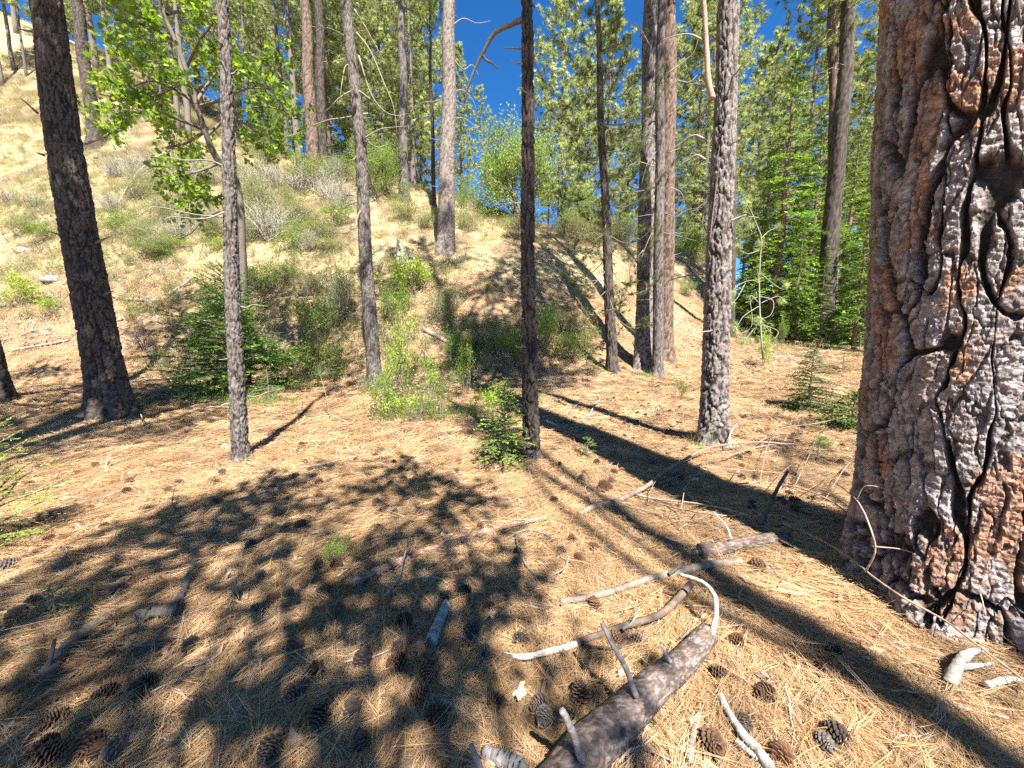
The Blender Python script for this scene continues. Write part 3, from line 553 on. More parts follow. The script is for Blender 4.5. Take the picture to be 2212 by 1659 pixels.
LEAF_OVAL = (np.array([[0, 0, 0], [.3, .26, .05], [.3, -.26, .05], [.7, .24, .04], [.7, -.24, .04], [1, 0, -.04], [.3, 0, 0], [.7, 0, -.01]]), [(0, 6, 1), (0, 2, 6), (6, 7, 3), (6, 3, 1), (6, 2, 4), (6, 4, 7), (7, 5, 3), (7, 4, 5)])
_o = [(0, 0), (.18, .10), (.22, .34), (.36, .16), (.46, .46), (.58, .18), (.74, .40), (.80, .15), (1, 0)]
LEAF_OAK = (np.array([[x, y, abs(y) * .25] for x, y in _o] + [[x, -y, abs(y) * .25] for x, y in _o[1:-1]] + [[.36, 0, 0], [.58, 0, 0]]),
            [(0, 16, 1), (1, 16, 2), (2, 16, 3), (3, 16, 4), (4, 16, 17), (4, 17, 5), (5, 17, 6), (6, 17, 7), (7, 17, 8), (0, 9, 16), (9, 10, 16), (10, 11, 16), (11, 12, 16), (12, 17, 16), (12, 13, 17), (13, 14, 17), (14, 15, 17), (15, 8, 17)])
LEAF_TINY = (np.array([[0, 0, 0], [.5, .22, .03], [.5, -.22, .03], [1, 0, 0]]), [(0, 2, 1), (1, 2, 3)])
def leaves(G, P, D, size, kind, cols, rg, flat=.6):
    V0, T0 = kind; n = len(P); X = unit(D); Z = unit(np.array([0, 0, 1.]) * flat + rg.normal(0, .6, (n, 3))); Y = unit(np.cross(Z, X)); Z = np.cross(X, Y)
    s = size * rg.uniform(.6, 1.15, (n, 1, 1)); V = P[:, None, :] + s * (V0[None, :, 0:1] * X[:, None] + V0[None, :, 1:2] * Y[:, None] + V0[None, :, 2:3] * Z[:, None])
    T = np.arange(n)[:, None, None] * len(V0) + np.array(T0)[None]; cols = np.array(cols); c = cols[rg.integers(0, len(cols), n)] * rg.uniform(.75, 1.25, (n, 1))
    G.add(V.reshape(-1, 3), None, T.reshape(-1, 3), np.repeat(c, len(V0), axis=0))
def grow(rg, p, d, L, r, lev, W, tips, col, kinks=.25, nchild=3, spread=.7, lift=.15, seg=5, shrink=.62):
    n = 4; P = [p]
    for q in range(n):
        d = unit(d + rg.normal(0, kinks, 3) + np.array([0, 0, lift * .3])); P.append(P[-1] + d * L / n)
    P = np.array(P); tube(W, spline(P, 7), np.linspace(r, r * .55, 7), seg, col, 0, False)
    if lev == 0:
        for q in (2, 3, 4): tips.append((P[q], d))
        return
    for q in range(nchild):
        i = rg.integers(2, n + 1) if q else n; grow(rg, P[i], unit(d + rg.normal(0, spread, 3) + np.array([0, 0, lift])), L * shrink * rg.uniform(.7, 1.2), r * .55, lev - 1, W, tips, col, kinks, nchild, spread, lift, max(3, seg - 1), shrink)
def bush_mesh(seed, H, nst, lev, lsize, nleaf, kind, cols, stemc, spread=.75, r=.012, lift=.35, nchild=3, lf=.07, wide=.6, name=('stems', 'foliage')):
    rg = np.random.default_rng(seed); W = Geo(); tips = []
    for k in range(nst):
        a = rg.uniform(0, 6.28); q = rg.uniform(.05, wide); d = unit(np.array([math.cos(a) * q, math.sin(a) * q, 1.])); grow(rg, np.array([math.cos(a), math.sin(a), 0]) * .06 * H * rg.random() - np.array([0, 0, .05]), d, H * .5 * rg.uniform(.75, 1.15), r, lev, W, tips, stemc, .22, nchild, spread, lift, 5)
    G = Geo(); P = np.array([a for a, b in tips]); D = np.array([b for a, b in tips]); ix = rg.integers(0, len(P), nleaf)
    if nleaf: leaves(G, P[ix] + rg.normal(0, lf, (nleaf, 3)), unit(D[ix] + rg.normal(0, .8, (nleaf, 3))), lsize, kind, cols, rg)
    return W.mesh(name[0], GM['twig']), (G.mesh(name[1], GM['leaf'], smooth=False) if nleaf else None)
# ------------------------------------------------------------ the standing trees
def big_pine():
    B = np.array([2.57, 1.99, 0.0]); B[2] = float(ter(B[0], B[1])); H = 34.0; r0 = .455
    seed = 2; hv = 4.6
    def axis_fn(h):
        h = np.asarray(h, float); P = np.zeros((len(h), 3)); P[:, 2] = h; P[:, 0] = -.045 * np.minimum(h, 8); P[:, 1] = .06 * np.minimum(h, 8); return P
    def rad_fn(h):
        h = np.asarray(h, float); a = r0 * (1 - .028 * np.minimum(h, 6)); a = np.where(h > 6, a * np.clip((H - h) / (H - 6), .03, 1) ** .8, a); return a * (1 + .10 * np.exp(-np.maximum(h, 0) / .3) + .03 * np.exp(-np.maximum(h, 0) / 1.2))
    hs = np.concatenate([np.linspace(-.15, hv, 660), np.linspace(hv, H, 60)[1:]])
    t = np.linspace(0, 1, 470, endpoint=False); a0 = math.atan2(-B[1], -B[0]); w = t * 2 * np.pi - np.pi; th = np.mod(a0 + w - .68 * np.sin(w), 2 * np.pi)
    th = np.sort(th)
    V, Q, c, pl, I = trunk_geo(axis_fn, rad_fn, hs, th, 'old', seed, .3)
    T = thing('pine_tree', 'massive old pine with deeply furrowed scaly bark at the right edge', 'tree', B)
    V = V.reshape(-1, 3); c = c.reshape(-1, 3); pl = pl.ravel(); I = I.ravel(); Vh = V[:, 2]
    fp = pl[Q].min(1); fi = I[Q]; same = (fi == fi[:, :1]).all(1) & (fp > .35); fid = np.where(same & (Vh[Q[:, 0]] < 4.7) & (V[Q[:, 0]] @ unit(-np.array([B[0], B[1], 0])) > -.12), fi[:, 0], -1)
    ids, cnt = np.unique(fid, return_counts=True); ids = [i for i, n in sorted(zip(ids, cnt), key=lambda q: -q[1]) if i >= 0 and n > 60][:200]
    nface = len(Q); m_ = len(th)
    def pieces(sel):                            # one object per connected patch of a plate
        left = set(sel.tolist()); out = []
        while left:
            st = [left.pop()]; comp = [st[0]]
            while st:
                f = st.pop(); r_, c_ = divmod(f, m_)
                for g in (f + m_, f - m_, r_ * m_ + (c_ + 1) % m_, r_ * m_ + (c_ - 1) % m_):
                    if g in left: left.discard(g); st.append(g); comp.append(g)
            out.append(comp)
        return out
    plates = [np.array(c_) for i in ids for c_ in pieces(np.nonzero(fid == i)[0]) if len(c_) > 60]; keep = np.ones(nface, bool)
    for p_ in plates: keep[p_] = False
    def sub(Qs):
        u, inv = np.unique(Qs.ravel(), return_inverse=True); return Geo().add(V[u], inv.reshape(-1, 4), None, c[u])
    obj('trunk', sub(Q[keep]).mesh('trunk', GM['old']), T)
    for p_ in plates: obj('bark_plate', sub(Q[p_]).mesh('bark_plate', GM['old']), T)
    TREES['big'] = dict(t=T, B=B, ax=axis_fn, rad=rad_fn, hv=hv, H=H, rg=np.random.default_rng(5), lean=np.array([0, 0, 1.]))
big_pine()
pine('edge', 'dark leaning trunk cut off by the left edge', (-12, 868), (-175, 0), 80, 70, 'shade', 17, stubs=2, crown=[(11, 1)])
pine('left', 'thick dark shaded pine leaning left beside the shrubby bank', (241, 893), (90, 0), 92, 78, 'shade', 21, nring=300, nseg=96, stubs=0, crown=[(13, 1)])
for q in (((150, 265), (118, 245)), ((145, 355), (112, 340)), ((160, 450), (130, 425)), ((82, 245), (45, 212)), ((95, 335), (80, 330)), ((215, 640), (245, 628)), ((205, 525), (240, 510)), ((75, 70), (38, 62)), ((185, 310), (215, 302)), ((140, 510), (105, 500))):
    limb('left', q, .022, .007, (0, -.1), (.22, .17, .13), 'branch_stub', n=6)
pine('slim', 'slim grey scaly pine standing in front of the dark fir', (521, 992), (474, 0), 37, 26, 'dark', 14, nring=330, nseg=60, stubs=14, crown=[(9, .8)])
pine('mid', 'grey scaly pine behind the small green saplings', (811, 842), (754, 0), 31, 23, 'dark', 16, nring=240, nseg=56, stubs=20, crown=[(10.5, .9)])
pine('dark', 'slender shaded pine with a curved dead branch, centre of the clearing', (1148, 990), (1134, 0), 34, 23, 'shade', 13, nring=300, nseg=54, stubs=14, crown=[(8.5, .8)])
pine('bright', 'sunlit grey pine with cracked bark and a forked top', (1541, 958), (1572, 0), 61, 46, 'mid', 18, nring=330, nseg=84, stubs=10, crown=[(11, 1)])
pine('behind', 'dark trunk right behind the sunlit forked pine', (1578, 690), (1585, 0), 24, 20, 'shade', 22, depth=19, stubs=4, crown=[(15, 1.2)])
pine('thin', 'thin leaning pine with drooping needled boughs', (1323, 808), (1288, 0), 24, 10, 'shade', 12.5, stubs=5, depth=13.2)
pine('trio_a', 'rough grey trunk, left of the tight trunk trio', (1392, 792), (1408, 0), 44, 33, 'mid', 20, depth=14.2, stubs=10, crown=[(14, 1.1)])
pine('trio_b', 'narrow dark trunk in front of the trunk trio', (1421, 806), (1428, 0), 24, 18, 'dark', 17, depth=13.3, stubs=8, crown=[(13, .8)])
pine('trio_c', 'reddish plated trunk, right of the tight trunk trio', (1437, 772), (1446, 0), 34, 34, 'red', 25, depth=15.6, stubs=9, crown=[(16, 1.2)])
pine('plated', 'pale plated pine rising from the bright grass bank', (963, 542), (972, 0), 38, 25, 'pale', 27, stubs=10, crown=[(19, 1.3)], flare=.2)
pine('redpair_a', 'reddish trunk, left of the close pair on the slope', (678, 384), (658, 0), 30, 22, 'red', 28, stubs=8, crown=[(17, 1.4), (20, 1.2)], depth=27, nring=120, nseg=36)
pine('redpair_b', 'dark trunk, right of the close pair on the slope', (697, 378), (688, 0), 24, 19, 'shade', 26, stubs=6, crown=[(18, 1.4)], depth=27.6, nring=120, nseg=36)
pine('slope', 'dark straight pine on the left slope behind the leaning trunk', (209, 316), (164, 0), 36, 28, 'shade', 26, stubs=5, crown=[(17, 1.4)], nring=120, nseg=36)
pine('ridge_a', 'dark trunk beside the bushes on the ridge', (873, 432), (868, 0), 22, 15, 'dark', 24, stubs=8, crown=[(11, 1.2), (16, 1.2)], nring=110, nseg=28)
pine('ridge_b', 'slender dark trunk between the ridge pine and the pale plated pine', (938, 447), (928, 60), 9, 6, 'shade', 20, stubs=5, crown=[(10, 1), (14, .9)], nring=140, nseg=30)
# dead boughs on the near trunks
limb('dark', [(1128, 42), (1100, 55), (1068, 72), (1048, 105), (1030, 140), (1012, 185), (1003, 222)], .028, .008, (0, .1), (.16, .13, .11), label='curved bare dead branch', n=26)
limb('dark', [(1042, 117), (1050, 130), (1066, 138), (1074, 148)], .016, .006, (.06, .06), (.16, .13, .11), name='twig', n=10, parent=TREES['dark']['last'])
limb('dark', [(1128, 105), (1105, 104), (1086, 103)], .012, .005, (0, 0), (.2, .17, .14), n=8)
limb('dark', [(1140, 0), (1152, 12), (1156, 18)], .02, .004, (0, 0), (.2, .12, .09), n=6)
limb('bright', [(1540, 215), (1531, 180), (1527, 120), (1524, 60), (1518, -40)], .035, .024, (-.05, 0), (.36, .26, .20), label='dead upright side stem', n=24, seg=9, mat_='bark')
limb('bright', [(1578, 478), (1596, 470), (1612, 464)], .016, .008, (-.1, -.2), (.34, .31, .28), n=8)
limb('bright', [(1520, 300), (1505, 293), (1490, 296), (1470, 310), (1440, 330)], .018, .004, (0, .3), (.27, .24, .21), n=14)
limb('bright', [(1524, 345), (1505, 335), (1490, 345), (1472, 352)], .016, .005, (0, .2), (.3, .27, .24), n=10)
limb('bright', [(1525, 180), (1512, 160), (1490, 178), (1465, 175), (1440, 185)], .012, .004, (0, .2), (.27, .24, .2), n=12)
limb('bright', [(1520, 88), (1490, 74), (1455, 78), (1430, 88)], .012, .004, (0, .2), (.3, .26, .23), n=12)
limb('bright', [(1532, 530), (1540, 460), (1549, 390), (1556, 340)], .011, .004, (-.26, -.3), (.18, .14, .12), n=10)
for pts in ([(800, 215), (770, 195), (735, 210), (710, 235), (690, 245)], [(795, 245), (740, 255), (700, 262), (640, 290), (610, 320)], [(775, 120), (800, 200), (830, 240), (860, 250), (880, 245)],
            [(770, 70), (800, 110), (830, 180), (850, 230), (858, 290)], [(765, 20), (790, 60), (812, 100), (835, 140)], [(785, 300), (820, 280), (850, 275), (885, 272)], [(778, 170), (750, 140), (740, 170), (735, 210)],
            [(785, 430), (760, 440), (735, 455), (720, 470)], [(785, 445), (772, 470), (768, 505)], [(790, 305), (815, 318), (840, 310)]):
    limb('mid', pts, .020, .004, (0, random.Random(str(pts)).uniform(-.6, .6)), (.27, .23, .17), n=16)
for pts in ([(1410, 300), (1380, 290), (1350, 300), (1330, 315)], [(1425, 470), (1400, 520), (1385, 560)], [(1440, 440), (1455, 470), (1450, 500)], [(1412, 360), (1380, 350), (1350, 362)], [(1445, 330), (1470, 320), (1490, 318)],
            [(1448, 405), (1470, 415), (1478, 440), (1470, 470)], [(1405, 100), (1380, 60), (1350, 40), (1320, 20)], [(1405, 230), (1370, 250), (1340, 280), (1320, 290)], [(1440, 160), (1480, 130), (1500, 110), (1515, 60)], [(1445, 250), (1470, 230), (1490, 215), (1515, 180)], [(1425, 320), (1400, 350), (1385, 400)], [(1390, 540), (1360, 580), (1370, 620)]):
    limb('trio_b', pts, .018, .004, (0, random.Random(str(pts)).uniform(-.7, .7)), (.30, .25, .20), n=14)
for pts in ([(972, 60), (1000, 40), (1030, 50), (1060, 45)], [(975, 120), (1000, 150), (1020, 140), (1035, 165)], [(973, 200), (1000, 195), (1020, 215), (1030, 240)], [(970, 260), (1000, 255), (1030, 275)], [(968, 90), (945, 100), (935, 130)]):
    limb('plated', pts, .03, .008, (0, .5), (.27, .22, .18), n=14)
# the needled boughs of the thin pine
def thin_boughs():
    T = TREES['thin']; rg = np.random.default_rng(77); W = Geo(); tf = []
    ax = lambda h: T['ax'](np.array([h]))[0]
    pine_boughs(rg, 2.0, 12.2, 2.0, 54, 11, W, tf, el=(-.35, .35), up=.9, low=.75, r0=.018, axis=ax)
    N = Geo(); needle_tufts(N, np.array([a for a, b in tf]), np.array([b for a, b in tf]), 40, .18, .0085, rg, (.25, 1.2), ((.10, .135, .04), (.13, .16, .05), (.09, .12, .045)))
    obj('boughs', W.mesh('boughs', GM['twig']), T['t']); obj('needles', N.mesh('needles', GM['needle'], smooth=False), T['t'])
thin_boughs()

# ------------------------------------------------------------ oak leaning out over the bank
def oak_at(label, pts, depth, r0, twigs, nleaf, seed, lsize=.14, cols=((.16, .27, .045), (.20, .32, .05), (.13, .23, .04), (.26, .36, .06)), name='oak_tree', dspread=1.0, extra=()):
    rg = np.random.default_rng(seed); B = at_depth(*pts[0], depth); B[2] = min(B[2], float(ter(B[0], B[1]))); P = [B] + [at_depth(*p, depth + (k + 1) * -.08) for k, p in enumerate(pts[1:])]
    t = thing(name, label, 'tree', B); P = spline(P, 40); G = Geo(); tube(G, P, np.linspace(r0, r0 * .3, 40), 10, (.15, .125, .10), .12); obj('trunk', G.mesh('trunk', GM['bark'], origin=B), t)
    tips = []
    for pl in twigs:
        Q = spline([at_depth(px, py, depth + rg.uniform(-.1, .1) + dz * dspread) for px, py, dz in pl], 12); G = Geo(); tube(G, Q, np.linspace(r0 * .42, .008, 12), 6, (.16, .13, .11), .1, False)
        for q in range(4, 12):
            for z in range(2):
                d = unit(Q[q] - Q[q - 1] + rg.normal(0, .75, 3)); grow(rg, Q[q], d, rg.uniform(.25, .6), .008, 1, G, tips, (.17, .14, .11), .25, 2, .7, .1, 4)
        obj('branch', G.mesh('branch', GM['twig'], origin=B), t)
    F = Geo(); A = np.array([a for a, b in tips]); D = np.array([b for a, b in tips]); ix = rg.integers(0, len(A), nleaf)
    leaves(F, A[ix] + rg.normal(0, .06, (nleaf, 3)), unit(D[ix] + rg.normal(0, .8, (nleaf, 3))), lsize, LEAF_OAK, cols, rg, .8)
    obj('foliage', F.mesh('foliage', GM['leaf'], smooth=False, origin=B), t)
oak_at('crooked oak with bright green lobed leaves leaning over the bank', [(532, 800), (525, 560), (512, 400), (470, 345), (445, 290), (425, 225), (405, 160), (380, 90), (350, 20), (330, -80)], 10.6, .10,
       [[(425, 225, 0), (380, 195, -.3), (330, 175, -.8), (280, 190, -1.2)], [(425, 220, 0), (450, 180, .3), (490, 130, .6), (540, 120, .9), (600, 140, 1)], [(405, 160, 0), (360, 140, .4), (310, 130, .8), (260, 120, 1)], [(380, 90, 0), (330, 60, -.4), (290, 50, -.8), (250, 40, -.9)],
        [(450, 290, 0), (500, 250, .3), (560, 230, .6), (620, 240, .8), (650, 260, .8)], [(400, 150, 0), (430, 90, -.4), (460, 50, -.6), (480, 10, -.7)], [(440, 280, 0), (390, 260, -.6), (330, 240, -.9), (280, 250, -1.2), (240, 240, -1.3)], [(480, 350, 0), (430, 370, -.5), (390, 380, -.8), (370, 395, -1)],
        [(360, 30, 0), (400, 20, .4), (440, 0, .7), (500, -10, 1)], [(500, 250, .3), (550, 280, .3), (600, 310, .4), (580, 335, .4)], [(375, 80, 0), (340, 90, .8), (300, 80, 1.2), (270, 90, 1.5)], [(510, 405, 0), (460, 430, .3), (420, 425, .5), (400, 440, .6)], [(430, 230, 0), (480, 215, -.6), (540, 190, -.8), (590, 200, -1)], [(410, 170, 0), (350, 200, -.6), (300, 215, -.9), (190, 200, -1.2)], [(440, 285, 0), (400, 310, .4), (360, 320, .7), (480, 325, .8)]], 5600, 9)
build_undergrowth()
# ------------------------------------------------------------ more distant trees
def tree_proto(seed, H, crown, r, tcol, dead=0):
    rg = np.random.default_rng(seed); n = 16; P = np.array([[0, 0, -.4 + (H + .4) * k / (n - 1)] for k in range(n)]); P[1:, :2] += np.cumsum(rg.normal(0, .035, (n - 1, 2)), axis=0)
    G = Geo(); tube(G, P, r * (1 - .9 * np.linspace(0, 1, n)) + .01, 9, tcol, .12, True, seed)
    return G.mesh('trunk', GM['bark']), crown
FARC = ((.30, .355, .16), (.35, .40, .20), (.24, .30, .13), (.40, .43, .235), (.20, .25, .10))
PROTO = [
 tree_proto(1, 22, crown_mesh(61, 5, 22, 3.0, 110, 13, 36, 0.26, 0.028, cols=FARC), .26, (.15, .118, .10)),
 tree_proto(2, 22, crown_mesh(62, 10, 22, 2.6, 75, 12, 36, 0.26, 0.028, cols=FARC), .22, (.165, .137, .12)),
 tree_proto(3, 20, crown_mesh(63, 2.5, 20, 1.9, 110, 10, 33, 0.24, 0.028, cols=FARC, low=.6), .17, (.13, .108, .092)),
 tree_proto(4, 19, crown_mesh(64, 11.5, 19, 1.5, 34, 8, 30, 0.22, 0.026, cols=FARC), .16, (.12, .10, .09)),
 tree_proto(5, 24, crown_mesh(65, 3, 24, 3.7, 138, 13, 36, 0.27, 0.030, cols=FARC), .30, (.135, .106, .09)),
]
_first = {}
def far_pine(label, var, px, py=None, depth=None, s=1.0, group='pines on the ridge and beyond'):
    B = at(px, py) if py is not None else at_depth(px, 600, depth)
    B[2] = float(ter(B[0], B[1])); rz = (px * 7.13) % 6.28
    if py is None and not 1010 < px < 1120 and s > .7: s *= 1.26
    if var not in _first:
        tm, cm = PROTO[var]; t = thing('pine_tree', label, 'tree', B, group, rz, s); obj('trunk', tm, t); obj('crown', cm, t); _first[var] = t; return t
    return dup(_first[var], B, rz, s, label)
for a in (
 # left slope, bases in view
 ('grey trunk high on the straw slope by the left picture edge', 1, 5, 185, None, .9), ('second grey trunk from the left picture edge, high on the slope', 1, 30, 150, None, .85), ('short dark trunk stub-like on the upper left slope', 3, 58, 168, None, .8),
 ('pale slim pine at the very top left of the slope', 1, 105, 60, None, .9), ('slim pine on the skyline above the left slope', 2, 140, 90, None, .9), ('dark pine on the upper slope right of the leaning trunk', 1, 245, 218, None, .95),
 ('slim pine behind the oak leaves, upper slope', 3, 330, 265, None, 1), ('first of two slim trunks seen under the oak foliage', 3, 358, 278, None, 1), ('second of two slim trunks seen under the oak foliage', 1, 386, 285, None, .9),
 ('dark trunk behind the oak stem on the slope', 1, 410, 305, None, 1.0), ('slim trunk right of the slim grey pine on the slope', 3, 528, 318, None, 1), ('slim grey trunk on the skyline left of the red pair', 1, 562, 318, None, .9),
 ('skyline trunk nearest the oak leaf tips', 3, 590, 330, None, 1.1), ('reddish skyline trunk just left of the red pair', 1, 648, 362, None, 1.0), ('skyline trunk second left of the red pair', 3, 622, 345, None, 1.05), ('hazy crown behind the oak top', 4, 470, None, 52, 1.0),
 ('hazy pine high behind the oak foliage', 0, 330, None, 60, .9), ('full pine above the left slope', 4, 210, None, 66, .9), ('pale pine at the top left corner', 0, 60, None, 70, .8),
 # ridge and centre
 ('full green pine right behind the grey scaly pine', 4, 780, None, 40, .78), ('bushy pine left of the dark ridge trunk', 2, 838, None, 36, .8), ('tall thin crown between ridge pine and pale pine', 1, 905, None, 42, 1.0), ('slim pine just left of the pale plated pine', 2, 925, None, 48, .95),
 ('full pine behind the red trunk pair', 0, 735, None, 46, .95), ('slim pine left of the red pair behind the skyline', 2, 610, None, 50, 1.0), ('thin spire pine left of the blue sky gap', 2, 1028, None, 55, .62), ('small spire pine in the blue sky gap', 2, 1052, None, 66, .66),
 ('green crowned pine just right of the blue sky gap', 0, 1208, None, 33, .80), ('slim pine between the sky gap and the thin pine', 1, 1252, None, 44, .92), ('straight pine directly behind the thin leaning pine', 0, 1304, None, 36, .9), ('hazy pine left of the trunk trio', 2, 1350, None, 46, 1.0),
 ('tall full pine filling the gap right of the trunk trio', 4, 1492, None, 38, 1.0), ('slim pine behind the sunlit forked pine', 2, 1530, None, 50, .9), ('full pine right of the forked pine', 0, 1618, None, 44, .95),
 ('pale crowned pine above the dark cedars', 0, 1760, None, 46, 1.1), ('hazy pine beside the old furrowed pine', 4, 1880, None, 40, 1.0), ('distant pine low behind the old furrowed pine', 4, 1860, None, 56, .9),
 ('distant pine crown left of the pale plated pine', 0, 870, None, 56, 1.0), ('distant pine low between sky gap and bush', 2, 1110, None, 58, .55), ):
    far_pine(*a)
for a in (('hazy grey pine crowding the top left skyline, first', 0, -20, None, 64, .9), ('hazy grey pine crowding the top left skyline, second', 1, 120, None, 62, 1.0), ('hazy grey pine crowding the top left skyline, third', 4, 180, None, 70, 1.0), ('pine crown above the oak, left', 0, 270, None, 52, 1.0), ('pine crown above the oak, middle', 4, 395, None, 48, .95), ('pine crown above the oak, right', 0, 545, None, 44, 1.0),
 ('leafy pine left of the red pair', 4, 635, None, 40, .85), ('pine filling the gap right of the red pair', 0, 725, None, 34, .8), ('pine crown over the grey scaly pine', 4, 800, None, 48, 1.05), ('pine between the dark ridge trunk and pale pine', 0, 900, None, 36, .82), ('feathery pine just right of the pale plated pine', 2, 1000, None, 42, .8),
 ('light green pine left of the forked pine', 4, 1510, None, 34, .85), ('light green pine right of the forked pine top', 0, 1640, None, 36, .85), ('low feathery pine under the forked pine branches', 2, 1495, None, 40, .6), ('low feathery pine between thin pine and trio', 2, 1340, None, 38, .55), ('light pine above the cedars', 4, 1720, None, 40, 1.0),
 ('light pine close behind the cedar trunks', 0, 1870, None, 34, 1.0), ('low young pine beyond the bank crest', 2, 1265, None, 36, .5), ('low young pine right of the bright bush', 2, 1215, None, 38, .5)): far_pine(*a)

for a in (('thin bare distant trunk left of the red pair, leftmost', 3, 568, None, 42, 1.00), ('thin bare distant trunk left of the red pair, second', 3, 602, None, 40, 1.08), ('thin bare distant trunk left of the red pair, third', 3, 655, None, 48, 1.16), ('thin bare distant trunk right of the red pair', 3, 715, None, 50, 1.00), ('thin bare distant trunk behind the grey scaly pine, leftmost', 3, 760, None, 46, 1.08), ('thin bare distant trunk behind the grey scaly pine, rightmost', 3, 822, None, 52, 1.16), ('thin bare distant trunk near the dark ridge trunk, leftmost', 3, 860, None, 44, 1.00), ('thin bare distant trunk near the dark ridge trunk, rightmost', 3, 890, None, 60, 1.08), ('thin bare distant trunk left of the pale plated pine, leftmost', 3, 915, None, 52, 1.16), ('thin bare distant trunk left of the pale plated pine, rightmost', 3, 950, None, 60, 1.00), ('thin bare distant trunk at the sky gap, leftmost', 3, 1000, None, 64, 1.08), ('thin bare distant trunk at the sky gap, rightmost', 3, 1040, None, 48, 1.16), ('thin bare distant trunk right of the sky gap, leftmost', 3, 1180, None, 52, 1.00), ('thin bare distant trunk right of the sky gap, second', 3, 1225, None, 56, 1.08), ('thin bare distant trunk right of the sky gap, third', 3, 1245, None, 62, 1.16), ('thin bare distant trunk left of the trunk trio, leftmost', 3, 1335, None, 56, 1.00), ('thin bare distant trunk left of the trunk trio, rightmost', 3, 1372, None, 60, 1.08), ('thin bare distant trunk left of the forked pine, leftmost', 3, 1480, None, 58, 1.16), ('thin bare distant trunk left of the forked pine, rightmost', 3, 1502, None, 62, 1.00), ('thin bare distant trunk right of the forked pine, leftmost', 3, 1605, None, 56, 1.08), ('thin bare distant trunk right of the forked pine, rightmost', 3, 1655, None, 60, 1.16), ): far_pine(*a)

# dark cedars on the right
CG = ((.105, .175, .05), (.13, .21, .055), (.09, .15, .045), (.17, .26, .065))
CED = [(stem_mesh(11, .17, (.20, .12, .085), 3, name='trunk'), spray_tree(71, 11, 2.3, .9, 105, 11, .15, .042, 28, CG, tip=(.33, .46, .09), droop=.45, el0=-.25, el1=.5, r0=.03)),
       (stem_mesh(9, .14, (.18, .11, .08), 4, name='trunk'), spray_tree(72, 9, 2.0, .6, 95, 11, .15, .042, 28, CG, tip=(.31, .45, .085), droop=.4, el0=-.2, el1=.5, r0=.03))]
_c = {}
def cedar(label, v, px, depth, s):
    B = at_depth(px, 700, depth); B[2] = float(ter(B[0], B[1])); s *= 1.18
    if v in _c: return dup(_c[v], B, px * 3.3 % 6.28, s, label)
    t = thing('cedar_tree', label, 'tree', B, 'dark green cedars on the right', px * 3.3 % 6.28, s); obj('trunk', CED[v][0], t); obj('crown', CED[v][1], t); _c[v] = t
for a in (('tall dark green cedar right of the forked pine', 0, 1668, 21, 1.08), ('dark cedar partly behind the old furrowed pine', 1, 1862, 19, 1.0), ('dark cedar between the tall cedar and the reddish trunks', 1, 1735, 24, 1.15), ('pointed cedar behind the reddish trunks', 0, 1810, 27, 1.0), ('small cedar next to the dark trunk behind the forked pine', 1, 1612, 27, .62), ('low cedar tucked behind the tall cedar', 1, 1700, 29, .9), ('lime-tipped young cedar before the dark trunks', 1, 1770, 17.5, .42), ('lime-tipped young cedar left of the dark trunks', 0, 1715, 19, .45), ('young cedar beside the old pine edge', 1, 1850, 16.5, .55), ('cedar filling the gap right of the forked pine', 0, 1635, 25, .8)): cedar(*a)
pine('cedar_trunk_a', 'thick dark trunk among the cedars', (1778, 712), (1838, 0), 44, 32, 'shade', 26, depth=19.5, stubs=5, crown=[(15, 1.3), (19, 1.2)], nring=130, nseg=40)
pine('cedar_trunk_b', 'reddish trunk close behind the thick dark trunk among the cedars', (1800, 708), (1800, 0), 24, 20, 'red', 24, depth=21.5, stubs=4, crown=[(13, 1.3), (17, 1.3)], nring=110, nseg=36)

# ------------------------------------------------------------ shrubs, saplings and seedlings
GREEN = ((.15, .24, .045), (.19, .29, .055), (.12, .19, .04)); YG = ((.27, .38, .05), (.33, .42, .06), (.22, .33, .05)); OLIVE = ((.20, .23, .10), (.25, .27, .13), (.17, .20, .085)); GREY = ((.30, .31, .22), (.34, .33, .26), (.24, .27, .16))
BUSH = dict(
 grey=[bush_mesh(200 + k, 1.0, 36, 1, .026, 2200, LEAF_TINY, GREY, (.34, .305, .28), .6, .009, .3, 5, .09, 1.3) for k in range(3)],
 olive=[bush_mesh(210 + k, 1.0, 26, 1, .030, 6500, LEAF_TINY, OLIVE, (.33, .28, .23), .6, .008, .3, 5, .10, 1.2) for k in range(3)],
 green=[bush_mesh(220 + k, 1.0, 12, 2, .040, 2600, LEAF_OVAL, GREEN, (.22, .16, .12), .75, .008, .3, 3, .06, 1.1) for k in range(3)],
 yellow=[bush_mesh(230 + k, 1.0, 9, 2, .056, 1200, LEAF_OVAL, YG, (.26, .19, .13), .75, .008, .3, 3, .06, 1.1) for k in range(2)],
 big=[bush_mesh(240 + k, 1.0, 14, 2, .025, 24000, LEAF_TINY, ((.19, .27, .07), (.24, .33, .085), (.16, .23, .06)), (.2, .15, .12), .6, .012, .2, 4, .055, 1.0) for k in range(2)],
)
BUSH['sapling'] = [bush_mesh(250 + k, 1.0, 4, 2, .032, 1500, LEAF_OVAL, ((.20, .30, .055), (.26, .36, .065), (.30, .40, .075)), (.2, .15, .11), .55, .010, .5, 4, .055, .35) for k in range(2)]
_b = {}
NM = dict(sapling='leafy_sapling', grey='grey_shrub', olive='olive_shrub', green='green_shrub', yellow='leafy_shrub', big='tall_bush')
